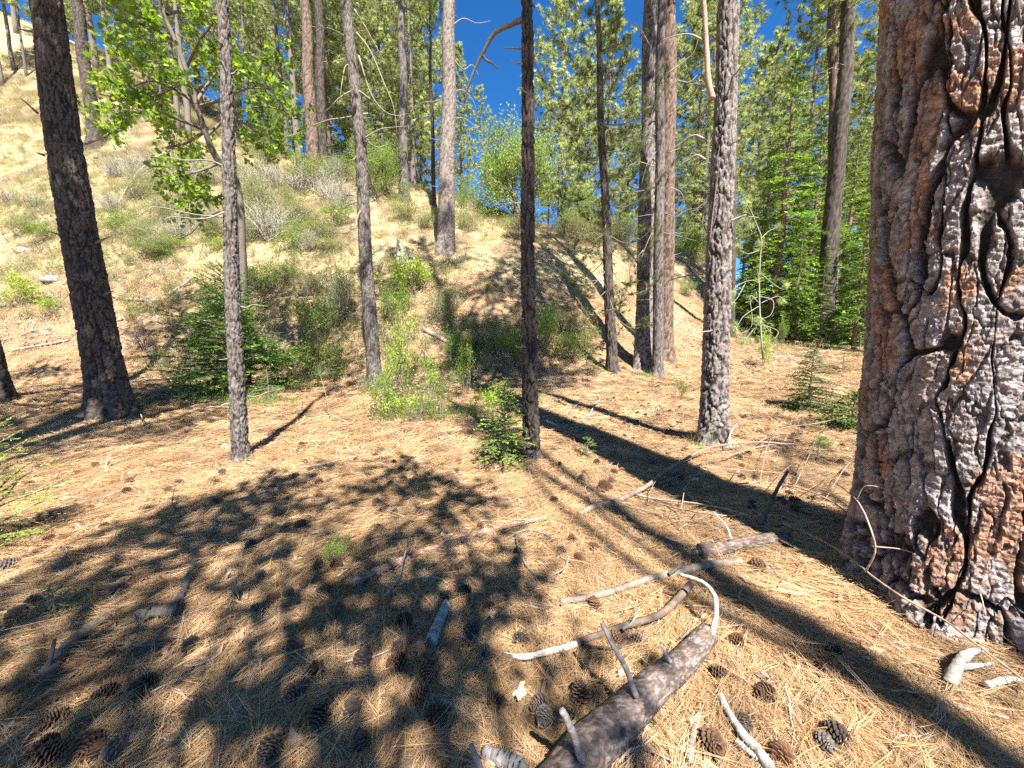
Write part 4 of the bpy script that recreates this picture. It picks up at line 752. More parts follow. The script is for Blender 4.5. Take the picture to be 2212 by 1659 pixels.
def shrub(kind, label, px, py, w, h=None, v=0, depth=None):
    B = at(px, py) if depth is None else at_depth(px, py, depth); B[2] = float(ter(B[0], B[1])); s = pxw(w, B) / 1.15; key = (kind, v)
    if key in _b: t = dup(_b[key], B, (px * 1.7) % 6.28, s, label)
    else:
        t = thing(NM[kind], label, 'shrub', B, 'shrubs of the bank and hillside', (px * 1.7) % 6.28, s); st, fo = BUSH[kind][v]; obj('stems', st, t); obj('foliage', fo, t); _b[key] = t
    if h: t.scale[2] = pxw(h, B) / .82
    return t
for k, a in enumerate((
 ('grey', 'pale grey brush at the left picture edge on the slope', 20, 440, 120, 60), ('grey', 'grey brush just left of the dark leaning pine', 78, 445, 90, 45), ('grey', 'silvery brush on the slope right of the dark leaning pine', 275, 378, 110, 55), ('grey', 'silvery brush above the long bare branch', 330, 370, 120, 60),
 ('grey', 'wide grey brush under the oak stem', 395, 398, 130, 65), ('grey', 'grey brush right behind the oak trunk', 455, 400, 110, 60), ('grey', 'grey brush below the red pair, left one', 565, 398, 130, 60), ('grey', 'grey brush below the red pair, middle one', 640, 412, 140, 65), ('grey', 'grey brush below the red pair, right one', 712, 430, 100, 55),
 ('olive', 'olive brush in front of the silvery slope', 300, 430, 110, 70), ('olive', 'olive brush left of the oak foot', 365, 480, 120, 80), ('olive', 'olive brush right of the slim grey pine', 555, 450, 130, 80), ('grey', 'large grey leafless brush right of the slim grey pine', 585, 520, 150, 110), ('grey', 'twiggy grey brush below the oak', 385, 520, 110, 85),
 ('olive', 'olive brush between slim pine and scaly pine', 650, 480, 120, 60), ('olive', 'low olive brush on the grass left of the scaly pine', 700, 520, 110, 55), ('green', 'dark green bush at the foot of the red pair', 745, 395, 80, 60), ('olive', 'olive brush on the crest left of the pale pine', 880, 478, 110, 45), ('olive', 'olive brush on the crest touching the pale pine', 920, 495, 80, 38),
 ('olive', 'olive brush right of the pale pine', 1010, 500, 80, 40), ('olive', 'olive brush under the tall bright bush', 1110, 512, 110, 45), ('green', 'small green bush right behind the pale pine', 1005, 475, 55, 70), ('olive', 'pale brush behind the bank crest, left one', 1230, 520, 120, 60), ('olive', 'pale brush behind the bank crest, right one', 1290, 525, 110, 60), ('olive', 'pale brush left of the trunk trio', 1345, 528, 100, 60),
 ('green', 'leafy shrub at the gully foot right of the dark fir', 640, 822, 120, 80), ('green', 'leafy shrub left of the scaly pine foot', 715, 820, 110, 100), ('green', 'dense shrub behind the pine seedling', 690, 740, 120, 90), ('olive', 'thin olive shrub left of the scaly pine', 735, 690, 100, 130), ('green', 'shrub behind the scaly pine', 850, 700, 90, 90), ('yellow', 'yellow-green bush on the bank above the saplings', 900, 640, 110, 90),
 ('yellow', 'yellow-green bush on the bank right of the scaly pine', 860, 640, 80, 70), ('olive', 'olive scrub right of the sapling group', 965, 690, 110, 70), ('green', 'shrub at the shaded gully mouth', 1110, 800, 110, 80), ('green', 'bright shrub right of the shaded slender pine', 1178, 770, 80, 110), ('green', 'low shrub in the gully left of the thin pine', 1240, 775, 100, 60), ('olive', 'low scrub in the gully shade', 1070, 760, 110, 60),
 ('green', 'shrub left of the shaded slender pine', 985, 800, 60, 80), ('olive', 'scrub on the shaded bank', 1215, 720, 110, 50), ('green', 'dark shrub against the bank left of the dark fir', 330, 560, 100, 50), ('green', 'dark scrub in the shade at the left edge', 95, 520, 110, 55), ('olive', 'scrub on the rocky left slope', 60, 500, 120, 50), ('green', 'undergrowth behind the dark fir', 560, 640, 130, 70), ('green', 'green patch on the broken bank', 620, 610, 80, 50),
 ('olive', 'twiggy scrub on the broken bank', 680, 640, 90, 60), ('yellow', 'yellow-green shrub at the left edge below the rocks', 48, 665, 120, 115), ('yellow', 'second yellow-green shrub beside the dark leaning pine', 108, 680, 70, 60), ('yellow', 'bright sprig at the foot of the oak', 470, 545, 60, 45), ('yellow', 'bright sprig left of the oak foot', 390, 540, 60, 35), ('green', 'undergrowth among the cedars, left', 1690, 720, 80, 55), ('green', 'undergrowth among the cedars, right', 1850, 725, 70, 60), ('green', 'small green clump right of the bright slope', 1485, 640, 40, 30), ('green', 'low bush behind the sunlit forked pine', 1495, 560, 55, 60))):
    shrub(a[0], a[1], a[2], a[3], a[4], a[5], v=k % len(BUSH[a[0]]))
rgb = np.random.default_rng(44)
th = {}
for k in range(46):
    px = rgb.uniform(235, 740); py = rgb.uniform(345, 560); kd = ['grey', 'olive', 'grey', 'olive', 'green'][k % 5] if py > 400 else ['grey', 'grey', 'olive'][k % 3]
    lab = '%s thicket brush, %s slope, %s' % ({'grey': 'twiggy grey', 'olive': 'olive', 'green': 'green'}[kd], 'upper' if py < 410 else 'middle' if py < 480 else 'lower', 'beside the leaning pine' if px < 320 else 'under the oak' if px < 470 else 'right of the slim pine' if px < 590 else 'below the red pair')
    th.setdefault(lab, []).append((px, shrub(kd, lab, px, py, rgb.uniform(60, 120), rgb.uniform(35, 75), v=k % 3)))
for lab, g in th.items():
    g.sort(key=lambda q: q[0]); w = [''] if len(g) == 1 else [', left one', ', right one'] if len(g) == 2 else [', leftmost', ', second', ', third', ', fourth', ', fifth', ', sixth'][:len(g)]
    for (px, o), e in zip(g, w): o['label'] = lab + e
shrub('big', 'tall bright green bush behind the shaded slender pine', 1130, 480, 215, 185); shrub('big', 'round green bush behind the grey scaly pine', 815, 425, 130, 125, 1); shrub('big', 'green bush left of the thin pine behind the crest', 1255, 500, 110, 130, depth=31); shrub('big', 'green bush right of the trunk trio beyond the slope', 1480, 560, 90, 120, depth=34)
shrub('yellow', 'bright broad-leaved plant at the foot of the saplings', 872, 902, 90, 55); shrub('green', 'grey-green clump in front of the scaly pine', 822, 898, 75, 75); shrub('green', 'low leafy clump right of the broad-leaved plant', 915, 900, 60, 35)
shrub('green', 'grey-green plant growing from the shaded needles', 735, 1215, 75, 60); shrub('green', 'small leafy seedling between thin pine and forked pine', 1472, 862, 30, 40); shrub('yellow', 'pale yellow-leaved plant before the cedars', 1772, 742, 34, 50); shrub('yellow', 'pale leafy plant right of the forked pine', 1648, 790, 52, 85); shrub('olive', 'low pale plant right of the forked pine foot', 1608, 745, 34, 30); shrub('green', 'thin plant left of the small fir', 1690, 745, 26, 60)
shrub('yellow', 'leafy sprig behind the small clearing fir', 1060, 905, 70, 75); shrub('green', 'low green plant in the twigs at right', 1780, 970, 60, 30)

FIRC = ((.12, .20, .045), (.15, .24, .05), (.10, .165, .04)); FIRD = ((.10, .17, .045), (.12, .20, .05), (.085, .14, .04)); LIME = (.30, .42, .07)
def fir(label, px, py, H, Rm, seed, nb=56, twd=16, nl=.030, nw=.0085, dens=130, cols=FIRC, tip=LIME, h0=.04, B=None, name='fir_sapling', **kw):
    B = at(px, py) if B is None else B; t = thing(name, label, 'sapling', B); obj('trunk', stem_mesh(H, .012 + H * .011, (.24, .18, .13), seed, name='trunk'), t)
    obj('foliage', spray_tree(seed, H * .98, Rm, H * h0, nb, twd, nl, nw, dens, cols, 'foliage', tip=tip, r0=.006 + H * .004, **kw), t); return t
fir('large dark green fir behind the slim grey pine', 510, 852, 3.1, 2.1, 301, nb=105, twd=10, nl=.065, nw=.024, dens=52, prof=.6, cols=FIRD, tip=(.20, .31, .06), droop=.12, el0=-.05, el1=.75)
fir('small bright fir at the foot of the large dark fir', 582, 868, .75, .5, 302, dens=120, nl=.032, nw=.006, nb=30)
fir('small green fir in front of the shaded slender pine', 1090, 998, 1.0, .48, 303, nb=80, droop=.05, nw=.011, dens=150, cols=((.19, .28, .055), (.24, .34, .065), (.17, .25, .05)))
fir('bright fir reaching in from the left edge', -30, 1190, 1.15, .62, 304, el0=.35, el1=.9, nb=44, twd=18, dens=170, nl=.026, nw=.005, cols=((.24, .38, .06), (.29, .43, .07)), droop=.1)
fir('dark small fir right of the forked pine', 1745, 884, 1.25, .75, 305, nb=80, nl=.045, nw=.014, dens=90, cols=((.075, .115, .035), (.09, .14, .04)), tip=(.13, .2, .05))
fir('low spreading fir beside the old furrowed pine', 1838, 925, .62, .75, 306, nb=80, nl=.045, nw=.014, dens=90, cols=((.09, .15, .04), (.12, .19, .045)))
fir('tiny fir seedling beside the big trunk shadow', 1268, 990, .26, .15, 307, nb=16, dens=220, nl=.02, nw=.004, droop=0)
fir('fir seedling among the twigs right of the forked pine', 1765, 1000, .34, .2, 308, nb=16, dens=180, nl=.02, nw=.004, cols=FIRD)
fir('thin fir seedling near the cedars', 1820, 800, .8, .3, 309, nb=24, nl=.04, nw=.008)
fir('second thin fir seedling near the cedars', 1855, 770, .9, .35, 310, nb=24, nl=.04, nw=.008)
shrub('sapling', 'bright leafy sapling, tallest of the group by the scaly pine', 884, 890, 150, 190); shrub('sapling', 'leafy sapling right of the tallest by the scaly pine', 938, 886, 85, 110, 1); shrub('sapling', 'thin leafy sapling left of the shaded gully', 1003, 862, 80, 105, 1); shrub('sapling', 'leafy sapling close behind the scaly pine foot', 848, 872, 90, 120, 1)
fir('yellowish fir seedling in front of the scaly pine', 805, 905, .5, .2, 314, nb=18, nl=.028, nw=.006, cols=((.26, .33, .05), (.2, .28, .05)))
fir('dark seedling lying low in the left foreground shade', 122, 1330, .16, .16, 315, nb=14, dens=200, nl=.02, nw=.003, cols=((.07, .13, .045), (.09, .15, .05)), tip=(.12, .2, .06))
def seedling(label, px, py, H, L, nn, seed, r=.005, w=.0022, cols=((.22, .30, .12), (.26, .34, .15)), tops=((0, 0, 1),), lean=(0, 0), name='pine_seedling', stem=(.30, .22, .14)):
    rg = np.random.default_rng(seed); B = at(px, py); t = thing(name, label, 'seedling', B); S = np.array([[lean[0] * f * f * H, lean[1] * f * f * H, -.03 + (H + .03) * f] for f in np.linspace(0, 1, 8)])
    obj('stem', tube(Geo(), S, np.linspace(r, r * .6, 8), 6, stem).mesh('stem', GM['twig']), t); G = Geo(); needle_tufts(G, np.repeat(S[-1:], len(tops), 0), np.array(tops, float), nn, L, w, rg, (.1, 1.5), cols, .04)
    obj('needles', G.mesh('needles', GM['needle'], smooth=False), t)
seedling('long-needled pine seedling on a bare stem near the dark fir', 712, 905, .82, .26, 90, 1, .007, .0045, ((.24, .32, .16), (.28, .36, .18)), lean=(-.15, 0))
seedling('tiny pine seedling in the left foreground shade', 490, 1118, .12, .06, 46, 2, .004, .003); seedling('bright tuft of needles at the foot of the forked pine', 1514, 975, .05, .13, 60, 3, .004, .003, ((.28, .40, .08), (.33, .44, .1)))
seedling('pale pine seedling on the sunny flat, left one', 1626, 765, .35, .2, 50, 4, .006, .006); seedling('pale pine seedling on the sunny flat, right one', 1680, 795, .25, .16, 40, 5, .006, .006)
seedling('pine seedling in the dappled shade near the cedars', 1768, 800, .3, .22, 60, 6, .006, .007, ((.14, .22, .06),)); seedling('green needle tuft under the curved twig', 855, 1262, .03, .04, 30, 7, .003, .003, ((.28, .4, .06),))
# pale twisted pine sapling beside the forked pine
def pale_pine():
    d = 9.2; rg = np.random.default_rng(17); B = at_depth(1648, 760, d); B[2] = float(ter(B[0], B[1])); t = thing('pine_sapling', 'spindly pale pine sapling with twisted bare branches', 'sapling', B); tf = []
    def br(pts, r0, r1, dz=0, nm='branch', tufts=(-1,)):
        P = spline([at_depth(px, py, d + dz * k / len(pts)) for k, (px, py) in enumerate(pts)], 16); obj(nm, tube(Geo(), P, np.linspace(r0, r1, 16), 6, (.30, .275, .25), .1).mesh(nm, GM['twig'], origin=B), t)
        for i in tufts: tf.append((P[i] - B, P[i] - P[i - 1]))
    br([(1648, 775), (1642, 690), (1640, 620), (1642, 560), (1645, 515), (1632, 480), (1622, 455), (1612, 440)], .020, .006, nm='stem', tufts=(-1, 8, 5))
    for q in ([(1645, 515), (1660, 500), (1685, 488)], [(1640, 540), (1615, 548), (1590, 535)], [(1643, 590), (1660, 605), (1690, 625), (1700, 615)], [(1640, 605), (1615, 607), (1590, 620), (1582, 635)], [(1610, 612), (1595, 640), (1583, 655)], [(1642, 640), (1670, 650), (1665, 680), (1640, 690)], [(1642, 660), (1610, 680), (1595, 700), (1590, 715)],
              [(1640, 655), (1620, 640), (1625, 700), (1600, 720), (1580, 705)], [(1640, 690), (1665, 720), (1655, 740), (1640, 735)], [(1638, 470), (1620, 468), (1612, 475)], [(1645, 690), (1625, 715), (1610, 735)], [(1643, 655), (1680, 640), (1692, 650)], [(1642, 700), (1680, 715), (1672, 735)], [(1638, 490), (1625, 500), (1620, 490)]):
        br(q, .009, .004, rg.uniform(-.5, .3))
    G = Geo(); A = np.array([a for a, b in tf]); D = np.array([b for a, b in tf]); A = np.repeat(A, 2, 0) + rg.normal(0, .03, (len(A) * 2, 3)); D = unit(np.repeat(D, 2, 0)) + rg.normal(0, .4, A.shape)
    needle_tufts(G, A, D, 60, .17, .009, rg, (.2, 1.3), ((.26, .32, .15), (.30, .36, .18))); obj('needles', G.mesh('needles', GM['needle'], smooth=False), t)
pale_pine()
def dead_shrub(label, px, py, w, seed, col=(.50, .45, .41), n=7, lev=2):
    st, _ = bush_mesh(seed, 1.0, n, lev, .03, 0, LEAF_TINY, (), col, .6, .010, .3, 3, .05, .8); B = at(px, py); s = pxw(w, B); t = thing('dead_shrub', label, 'shrub', B, None, 0, s); obj('stems', st, t)
dead_shrub('bare white-twigged shrub below the dark fir', 432, 835, 85, 401); dead_shrub('bleached bare twigs hanging on the left bank', 330, 535, 80, 402); dead_shrub('leafless brown shrub on the upper slope', 275, 300, 60, 403, (.35, .29, .24))
dead_shrub('dark dead brush heap behind the dark leaning pine', 310, 755, 120, 404, (.13, .10, .085), 12)
# ------------------------------------------------------------ fallen wood
GREYW, BROWNW, WHITEW, DARKW, TANW = (.25, .225, .205), (.20, .15, .115), (.40, .37, .335), (.10, .082, .07), (.32, .25, .19)
rgw0 = np.random.default_rng(4)
def fallen(name, label, pts, r0, r1, col, seg=8, n=22, rough=.22, parts=(), cat='branch', bark_=False, group=None):
    """pts: (px, py[, lift]) along the middle of the piece; parts: (name, pts, r0, r1, col)"""
    pts = [(p[0], p[1], (p[2] if len(p) > 2 else 0) + .018) for p in pts]; col = tuple(c * (.66 if cat != 'log' or bark_ else .5) for c in col); parts = [(nm, [(p[0], p[1], p[2] + .015) for p in pp], a * .85, b * .85, tuple(c * .9 for c in cl)) for nm, pp, a, b, cl in parts]
    def line(pp, a, b):
        return [at(p[0], p[1], (p[2] if len(p) > 2 else 0) + .6 * (a + (b - a) * k / max(1, len(pp) - 1))) for k, p in enumerate(pp)]
    n = n if bark_ else n * 2; P = spline(line(pts, r0, r1), n); P[1:-1] += rgw0.normal(0, 0 if bark_ else r0 * .05, (n - 2, 3)); B = P[0].copy(); B[2] = float(ter(B[0], B[1])); t = thing(name, label, cat, B, group); seed = int(pts[0][0]) % 97
    L = np.linspace(0, 1, n); c = np.array(col) * (.35 + 1.3 * fbm(L * 16 + seed, L * 5, 3))[:, None]
    if bark_:
        r = np.linspace(r0, r1, n); ln = np.concatenate([[0], np.cumsum(np.linalg.norm(np.diff(P, axis=0), axis=1))]); nn = int(ln[-1] / .012) + 2; q = np.linspace(0, ln[-1], nn); PP = np.stack([np.interp(q, ln, P[:, k]) for k in range(3)], 1); rr = np.interp(q, ln, r)
        T, N, Bn = frames(PP); a = np.linspace(0, 2 * np.pi, 56, endpoint=False); TH, Hh = np.meshgrid(a, q); d, cc, pl, I = bark(TH, Hh, r0, bark_, seed); rad = rr[:, None] + d * .5
        V = PP[:, None] + rad[..., None] * (np.cos(TH)[..., None] * N[:, None] + np.sin(TH)[..., None] * Bn[:, None]); i = np.arange(nn - 1)[:, None] * 56; j = np.arange(56)[None]; k = (j + 1) % 56
        V = np.vstack([V.reshape(-1, 3), PP[0], PP[-1]]); m = nn * 56; caps = [(m, (z + 1) % 56, z) for z in range(56)] + [(m + 1, (nn - 1) * 56 + z, (nn - 1) * 56 + (z + 1) % 56) for z in range(56)]
        G = Geo().add(V, np.stack([i + j, i + k, i + 56 + k, i + 56 + j], -1).reshape(-1, 4), caps, np.vstack([cc.reshape(-1, 3) * np.array(col) / .33, TANW, TANW]))
        obj('stem', G.mesh('stem', GM['old'], origin=B), t)
    else: obj('stem', tube(Geo(), P, np.linspace(r0, r1, n), seg, c, rough, True, seed).mesh('stem', GM['wood'], origin=B), t)
    for (nm, pp, a, b, cl) in parts:
        Q = spline([at(*p) for p in pp], 26); Q[1:-1] += rgw0.normal(0, a * .05, (24, 3)); obj(nm, tube(Geo(), Q, np.linspace(a, b, 26), 9, np.array(cl) * rgw0.uniform(.8, 1.15, (26, 1)), .16).mesh(nm, GM['wood'], origin=B), t)
    return t
fallen('fallen_log', 'thick grey fallen log with stubs, bottom centre', [(1205, 1720), (1270, 1620), (1350, 1545), (1420, 1475), (1480, 1425), (1530, 1368)], .088, .050, (.44, .41, .395), bark_='log', cat='log', parts=(
    ('stub', [(1258, 1640, .14), (1240, 1590, .24), (1214, 1535, .36)], .019, .013, GREYW), ('stub', [(1375, 1505, .13), (1350, 1440, .22), (1322, 1390, .30), (1300, 1345, .36)], .015, .011, GREYW),
    ('stub', [(1448, 1430, .11), (1438, 1412, .15), (1428, 1392, .19)], .011, .007, WHITEW), ('side_branch', [(1538, 1372, .06), (1546, 1330, .12), (1545, 1290, .18), (1525, 1262, .2), (1500, 1250, .2), (1468, 1240, .2)], .016, .010, (.42, .39, .33)), ('side_branch', [(1535, 1352, .05), (1500, 1362, .04), (1470, 1378, .03)], .012, .006, DARKW)))
fallen('fallen_branch', 'long pale-ended branch curving above the fallen log', [(1085, 1416), (1130, 1420), (1200, 1405), (1270, 1380), (1340, 1355, .02), (1420, 1330, .03), (1460, 1298, .05), (1492, 1262, .06)], .014, .021, BROWNW, parts=(
    ('twig', [(1345, 1360, .05), (1365, 1345, .08), (1382, 1310, .11)], .010, .005, GREYW), ('twig', [(1360, 1380, .03), (1330, 1400, .02), (1268, 1395, .02)], .009, .006, DARKW), ('tip', [(1085, 1415, .012), (1130, 1419, .014), (1200, 1404, .02), (1245, 1391, .02)], .0155, .0185, (.60, .55, .48))))
fallen('fallen_branch', 'straight barked branch lying across the shaded needles', [(755, 1262), (830, 1228), (900, 1198), (980, 1172), (1060, 1146), (1120, 1130), (1182, 1118)], .028, .018, (.85, .66, .55), bark_='log', parts=(('twig', [(830, 1290, .01), (862, 1245, .06), (872, 1205, .10), (886, 1160, .15)], .007, .006, GREYW), ('twig', [(862, 1262, .02), (900, 1246, .04), (945, 1248, .03), (975, 1265, .01)], .007, .004, (.30, .30, .2))))
fallen('fallen_branch', 'long forking branch reaching toward the forked pine foot', [(1250, 1112), (1290, 1092), (1330, 1083), (1375, 1062, .02), (1400, 1048, .04), (1432, 1022, .06), (1470, 998, .08), (1520, 972, .10), (1570, 960, .12), (1640, 955, .12), (1720, 960, .08)], .028, .009, (.34, .26, .20), n=36, parts=(
    ('twig', [(1575, 958, .14), (1578, 935, .2), (1592, 915, .28)], .012, .010, WHITEW), ('twig', [(1375, 1068, .03), (1420, 1078, .04), (1500, 1087, .05), (1570, 1100, .05), (1640, 1120, .04)], .012, .006, TANW), ('twig', [(1640, 955, .12), (1690, 925, .16), (1760, 915, .2), (1825, 902, .22), (1850, 912, .2)], .008, .004, TANW),
    ('twig', [(1560, 990, .06), (1640, 965, .1), (1700, 960, .12), (1760, 985, .1), (1820, 1010, .08)], .008, .003, TANW), ('twig', [(1520, 1010, .04), (1600, 1015, .06), (1700, 1025, .06), (1780, 1060, .04), (1840, 1090, .02)], .007, .003, TANW), ('twig', [(1400, 1050, .04), (1450, 1035, .05), (1520, 1000, .06), (1580, 985, .08)], .010, .006, BROWNW)))
fallen('fallen_branch', 'tan twig sweeping in front of the old furrowed pine', [(1690, 1130, .03), (1760, 1160, .06), (1830, 1200, .1), (1885, 1245, .12), (1950, 1290, .12), (2040, 1340, .1), (2120, 1400, .08), (2240, 1490, .05)], .007, .004, (.46, .33, .24), n=30, parts=(('twig', [(1870, 1235, .14), (1890, 1190, .3), (1880, 1140, .42), (1850, 1080, .5), (1800, 1040, .5)], .006, .003, (.46, .34, .26)), ('twig', [(1885, 1180, .3), (1960, 1190, .32), (2050, 1230, .3), (2110, 1270, .25), (2130, 1330, .2)], .004, .002, (.46, .34, .26)), ('twig', [(1850, 1080, .5), (1870, 1050, .6), (1920, 1060, .6), (1935, 1090, .55)], .004, .002, TANW)))
fallen('fallen_log', 'broken grey log end in the trunk shadow', [(1512, 1192), (1560, 1185), (1620, 1172), (1700, 1158)], .052, .040, (.42, .38, .35), bark_='log', cat='log', parts=(('stub', [(1580, 1165, .1), (1568, 1135, .16), (1540, 1105, .22)], .009, .005, WHITEW), ('tip', [(1490, 1197, .02), (1510, 1192, .03), (1545, 1190, .04)], .012, .03, TANW)))
fallen('fallen_branch', 'half-buried branch left of the broken log end', [(1210, 1300), (1270, 1290), (1340, 1272), (1400, 1250), (1450, 1240), (1520, 1222), (1600, 1212)], .018, .026, (.33, .27, .22), parts=(('stub', [(1445, 1240, .04), (1462, 1228, .07), (1478, 1215, .09)], .014, .010, DARKW),))
fallen('fallen_branch', 'dark branch crossing below the long forking branch', [(1265, 1105), (1300, 1092), (1360, 1095), (1430, 1112), (1510, 1130), (1600, 1140), (1690, 1135)], .014, .012, (.22, .17, .14), n=30)
fallen('fallen_branch', 'dark bowed branch behind the broken log end', [(1380, 1165), (1420, 1162), (1470, 1175), (1530, 1178), (1590, 1160), (1650, 1150)], .011, .010, (.18, .14, .12))
fallen('wood_chunk', 'split weathered grey wood chunk standing out of shaded needles', [(932, 1388), (948, 1345), (965, 1303)], .030, .026, (.46, .45, .43), cat='wood', rough=.3, seg=9)
fallen('fallen_branch', 'long dark branch lying diagonally across the left foreground', [(300, 1330), (350, 1318), (392, 1285), (412, 1230), (435, 1180), (475, 1140), (540, 1105), (622, 1075)], .020, .012, (.19, .16, .14), n=30, parts=(('stub', [(455, 1160, .03), (462, 1140, .1)], .007, .004, DARKW), ('twig', [(400, 1270, .02), (380, 1320, .02), (330, 1300, .015)], .008, .005, DARKW)))
fallen('wood_chunk', 'dark rotten limb half buried in the left foreground', [(300, 1330), (340, 1322), (385, 1316)], .035, .028, (.13, .11, .095), cat='wood', rough=.25)
fallen('fallen_branch', 'thick dark limb at the lower left', [(100, 1455), (150, 1390), (200, 1352), (235, 1330)], .030, .020, (.15, .13, .11), parts=(('stub', [(105, 1440, .04), (112, 1410, .1), (118, 1380, .14)], .011, .008, DARKW),))
fallen('fallen_branch', 'grey twig beside the lower left limb', [(100, 1490), (150, 1460), (200, 1430), (260, 1390), (300, 1395), (370, 1390)], .008, .006, (.24, .21, .19))
fallen('fallen_branch', 'thin pale branch crossing the left clearing', [(60, 1120), (150, 1092), (240, 1068), (290, 1050)], .009, .005, (.42, .36, .29)); fallen('fallen_branch', 'pale bark strip near the left edge fir', [(80, 1062), (110, 1052), (145, 1045)], .014, .008, WHITEW)
fallen('fallen_branch', 'long thin branch along the shade edge', [(380, 1115), (440, 1092), (510, 1080), (580, 1058), (650, 1035), (690, 1020)], .009, .005, (.34, .28, .23), parts=(('twig', [(385, 1110, .02), (372, 1085, .06), (378, 1055, .1)], .007, .003, DARKW),))
fallen('fallen_branch', 'pale branch on the sunlit needles left of centre', [(650, 1010), (700, 1002), (740, 992), (800, 978)], .012, .007, (.50, .43, .36)); fallen('fallen_branch', 'arched grey twig near the pine seedling', [(640, 920), (670, 905, .04), (705, 898, .06), (735, 905, .05), (758, 916)], .007, .005, (.50, .45, .40))
fallen('fallen_branch', 'short forked twig right of the arched twig', [(742, 928), (760, 915), (766, 905, .05)], .006, .004, WHITEW); fallen('fallen_branch', 'curled grey twig on the sunlit patch', [(1090, 1166), (1130, 1146, .02), (1165, 1150, .04), (1200, 1166)], .009, .006, GREYW)
fallen('fallen_branch', 'wiry bent twig hanging beside the sunlit cones', [(1115, 1158, .03), (1122, 1190, .03), (1140, 1225, .02), (1165, 1245, .02), (1215, 1262)], .007, .005, (.33, .28, .25), parts=(('twig', [(1178, 1250, .02), (1215, 1230, .05), (1228, 1205, .07), (1215, 1195, .07)], .006, .004, GREYW),))
fallen('fallen_branch', 'white bleached branch in the lower right corner', [(1555, 1500), (1575, 1540), (1605, 1585), (1640, 1625), (1680, 1690)], .014, .022, (.48, .43, .38)); fallen('fallen_branch', 'short bleached stick beside the white branch', [(1590, 1600), (1620, 1625), (1648, 1650)], .010, .008, (.58, .54, .49))
fallen('fallen_branch', 'grey stick half buried left of the white branch', [(1490, 1640), (1498, 1590), (1505, 1560)], .014, .010, (.36, .30, .26)); fallen('dead_root', 'white gnarled root beside the old pine foot', [(2050, 1478), (2068, 1440, .03), (2090, 1412, .06), (2125, 1402, .05)], .022, .012, (.36, .33, .30), cat='root', rough=.5, parts=(('fork', [(2075, 1440, .04), (2110, 1438, .03), (2145, 1432, .01)], .017, .006, (.30, .28, .26)),))
fallen('fallen_branch', 'pale stick right of the white root', [(2130, 1480), (2180, 1468), (2260, 1478)], .014, .010, (.58, .53, .48)); fallen('fallen_branch', 'stout stub of branch at the bottom edge left of the log', [(1050, 1625), (1085, 1640), (1130, 1665)], .026, .030, (.33, .30, .29), parts=(('stub', [(1042, 1672, .03), (1030, 1640, .1), (1018, 1610, .16)], .014, .011, GREYW),))
fallen('fallen_branch', 'grey stick in the shaded foreground centre', [(893, 1498), (930, 1505), (960, 1515), (998, 1535)], .014, .005, (.36, .36, .37)); fallen('fallen_branch', 'leaning dark stake right of the forked pine', [(1642, 1135), (1665, 1085, .14), (1685, 1045, .24), (1702, 1018, .32)], .017, .011, (.16, .12, .10))
fallen('fallen_branch', 'twisted silver branch on the shaded path', [(1258, 918), (1270, 900, .02), (1285, 875, .05), (1296, 860, .07), (1290, 848, .08)], .014, .007, (.56, .52, .48), parts=(('twig', [(1285, 878, .05), (1272, 858, .08), (1255, 842, .1)], .006, .004, WHITEW),)); fallen('wood_chunk', 'white wood splinter on the shaded path', [(1182, 910), (1198, 918), (1212, 926)], .028, .018, (.60, .56, .51), cat='wood')
fallen('fallen_branch', 'pale twig left of the twisted silver branch', [(1222, 905), (1228, 890, .06), (1252, 870, .1)], .008, .004, WHITEW); fallen('fallen_branch', 'grey stick behind the shaded slender pine', [(1165, 850), (1185, 862), (1205, 875)], .012, .010, GREYW)
fallen('fallen_branch', 'short dark stick left of the slim grey pine', [(265, 925), (300, 918), (345, 912)], .022, .010, (.34, .28, .23), parts=(('stub', [(308, 918, .04), (308, 905, .1), (304, 895, .14)], .016, .008, (.36, .25, .15)),)); fallen('fallen_branch', 'curved grey root sticking up on the left needles', [(228, 1012), (232, 992, .05), (240, 975, .1)], .010, .005, (.46, .40, .35))
fallen('fallen_branch', 'pale log lying on the left slope', [(25, 757), (80, 748), (150, 735)], .06, .045, (.52, .43, .36), cat='log'); fallen('fallen_branch', 'bleached log pile piece, upper, behind the dark fir', [(365, 635), (395, 615), (425, 595)], .06, .04, (.56, .50, .45), cat='log'); fallen('fallen_branch', 'bleached log pile piece, lower, behind the dark fir', [(380, 648), (405, 640), (425, 628)], .05, .035, (.52, .46, .42), cat='log')
fallen('fallen_branch', 'short pale log on the bank behind the leaning pine', [(232, 635), (270, 646), (312, 648)], .06, .05, (.50, .40, .33), cat='log'); fallen('fallen_log', 'fallen pale log on the bank right of the saplings', [(915, 712), (950, 730), (985, 750), (1015, 772)], .09, .07, (.50, .42, .35), cat='log'); fallen('fallen_log', 'charred white-streaked log right of the dark fir', [(545, 600), (575, 615), (600, 632)], .10, .07, (.30, .27, .26), cat='log')
fallen('fallen_branch', 'pale stick on the bright slope right of the trio', [(1525, 620), (1510, 640), (1490, 655)], .03, .02, (.46, .38, .3)); fallen('fallen_branch', 'long bare branch arching over the left slope', [(255, 440), (275, 405, .6), (300, 370, 1.0), (330, 345, 1.2), (365, 325, 1.4)], .045, .025, (.40, .35, .32), parts=(('twig', [(300, 370, 1.0), (285, 380, .8), (260, 380, .7)], .015, .008, GREYW), ('twig', [(285, 395, .7), (305, 420, .4), (312, 440, .2)], .015, .008, GREYW)))
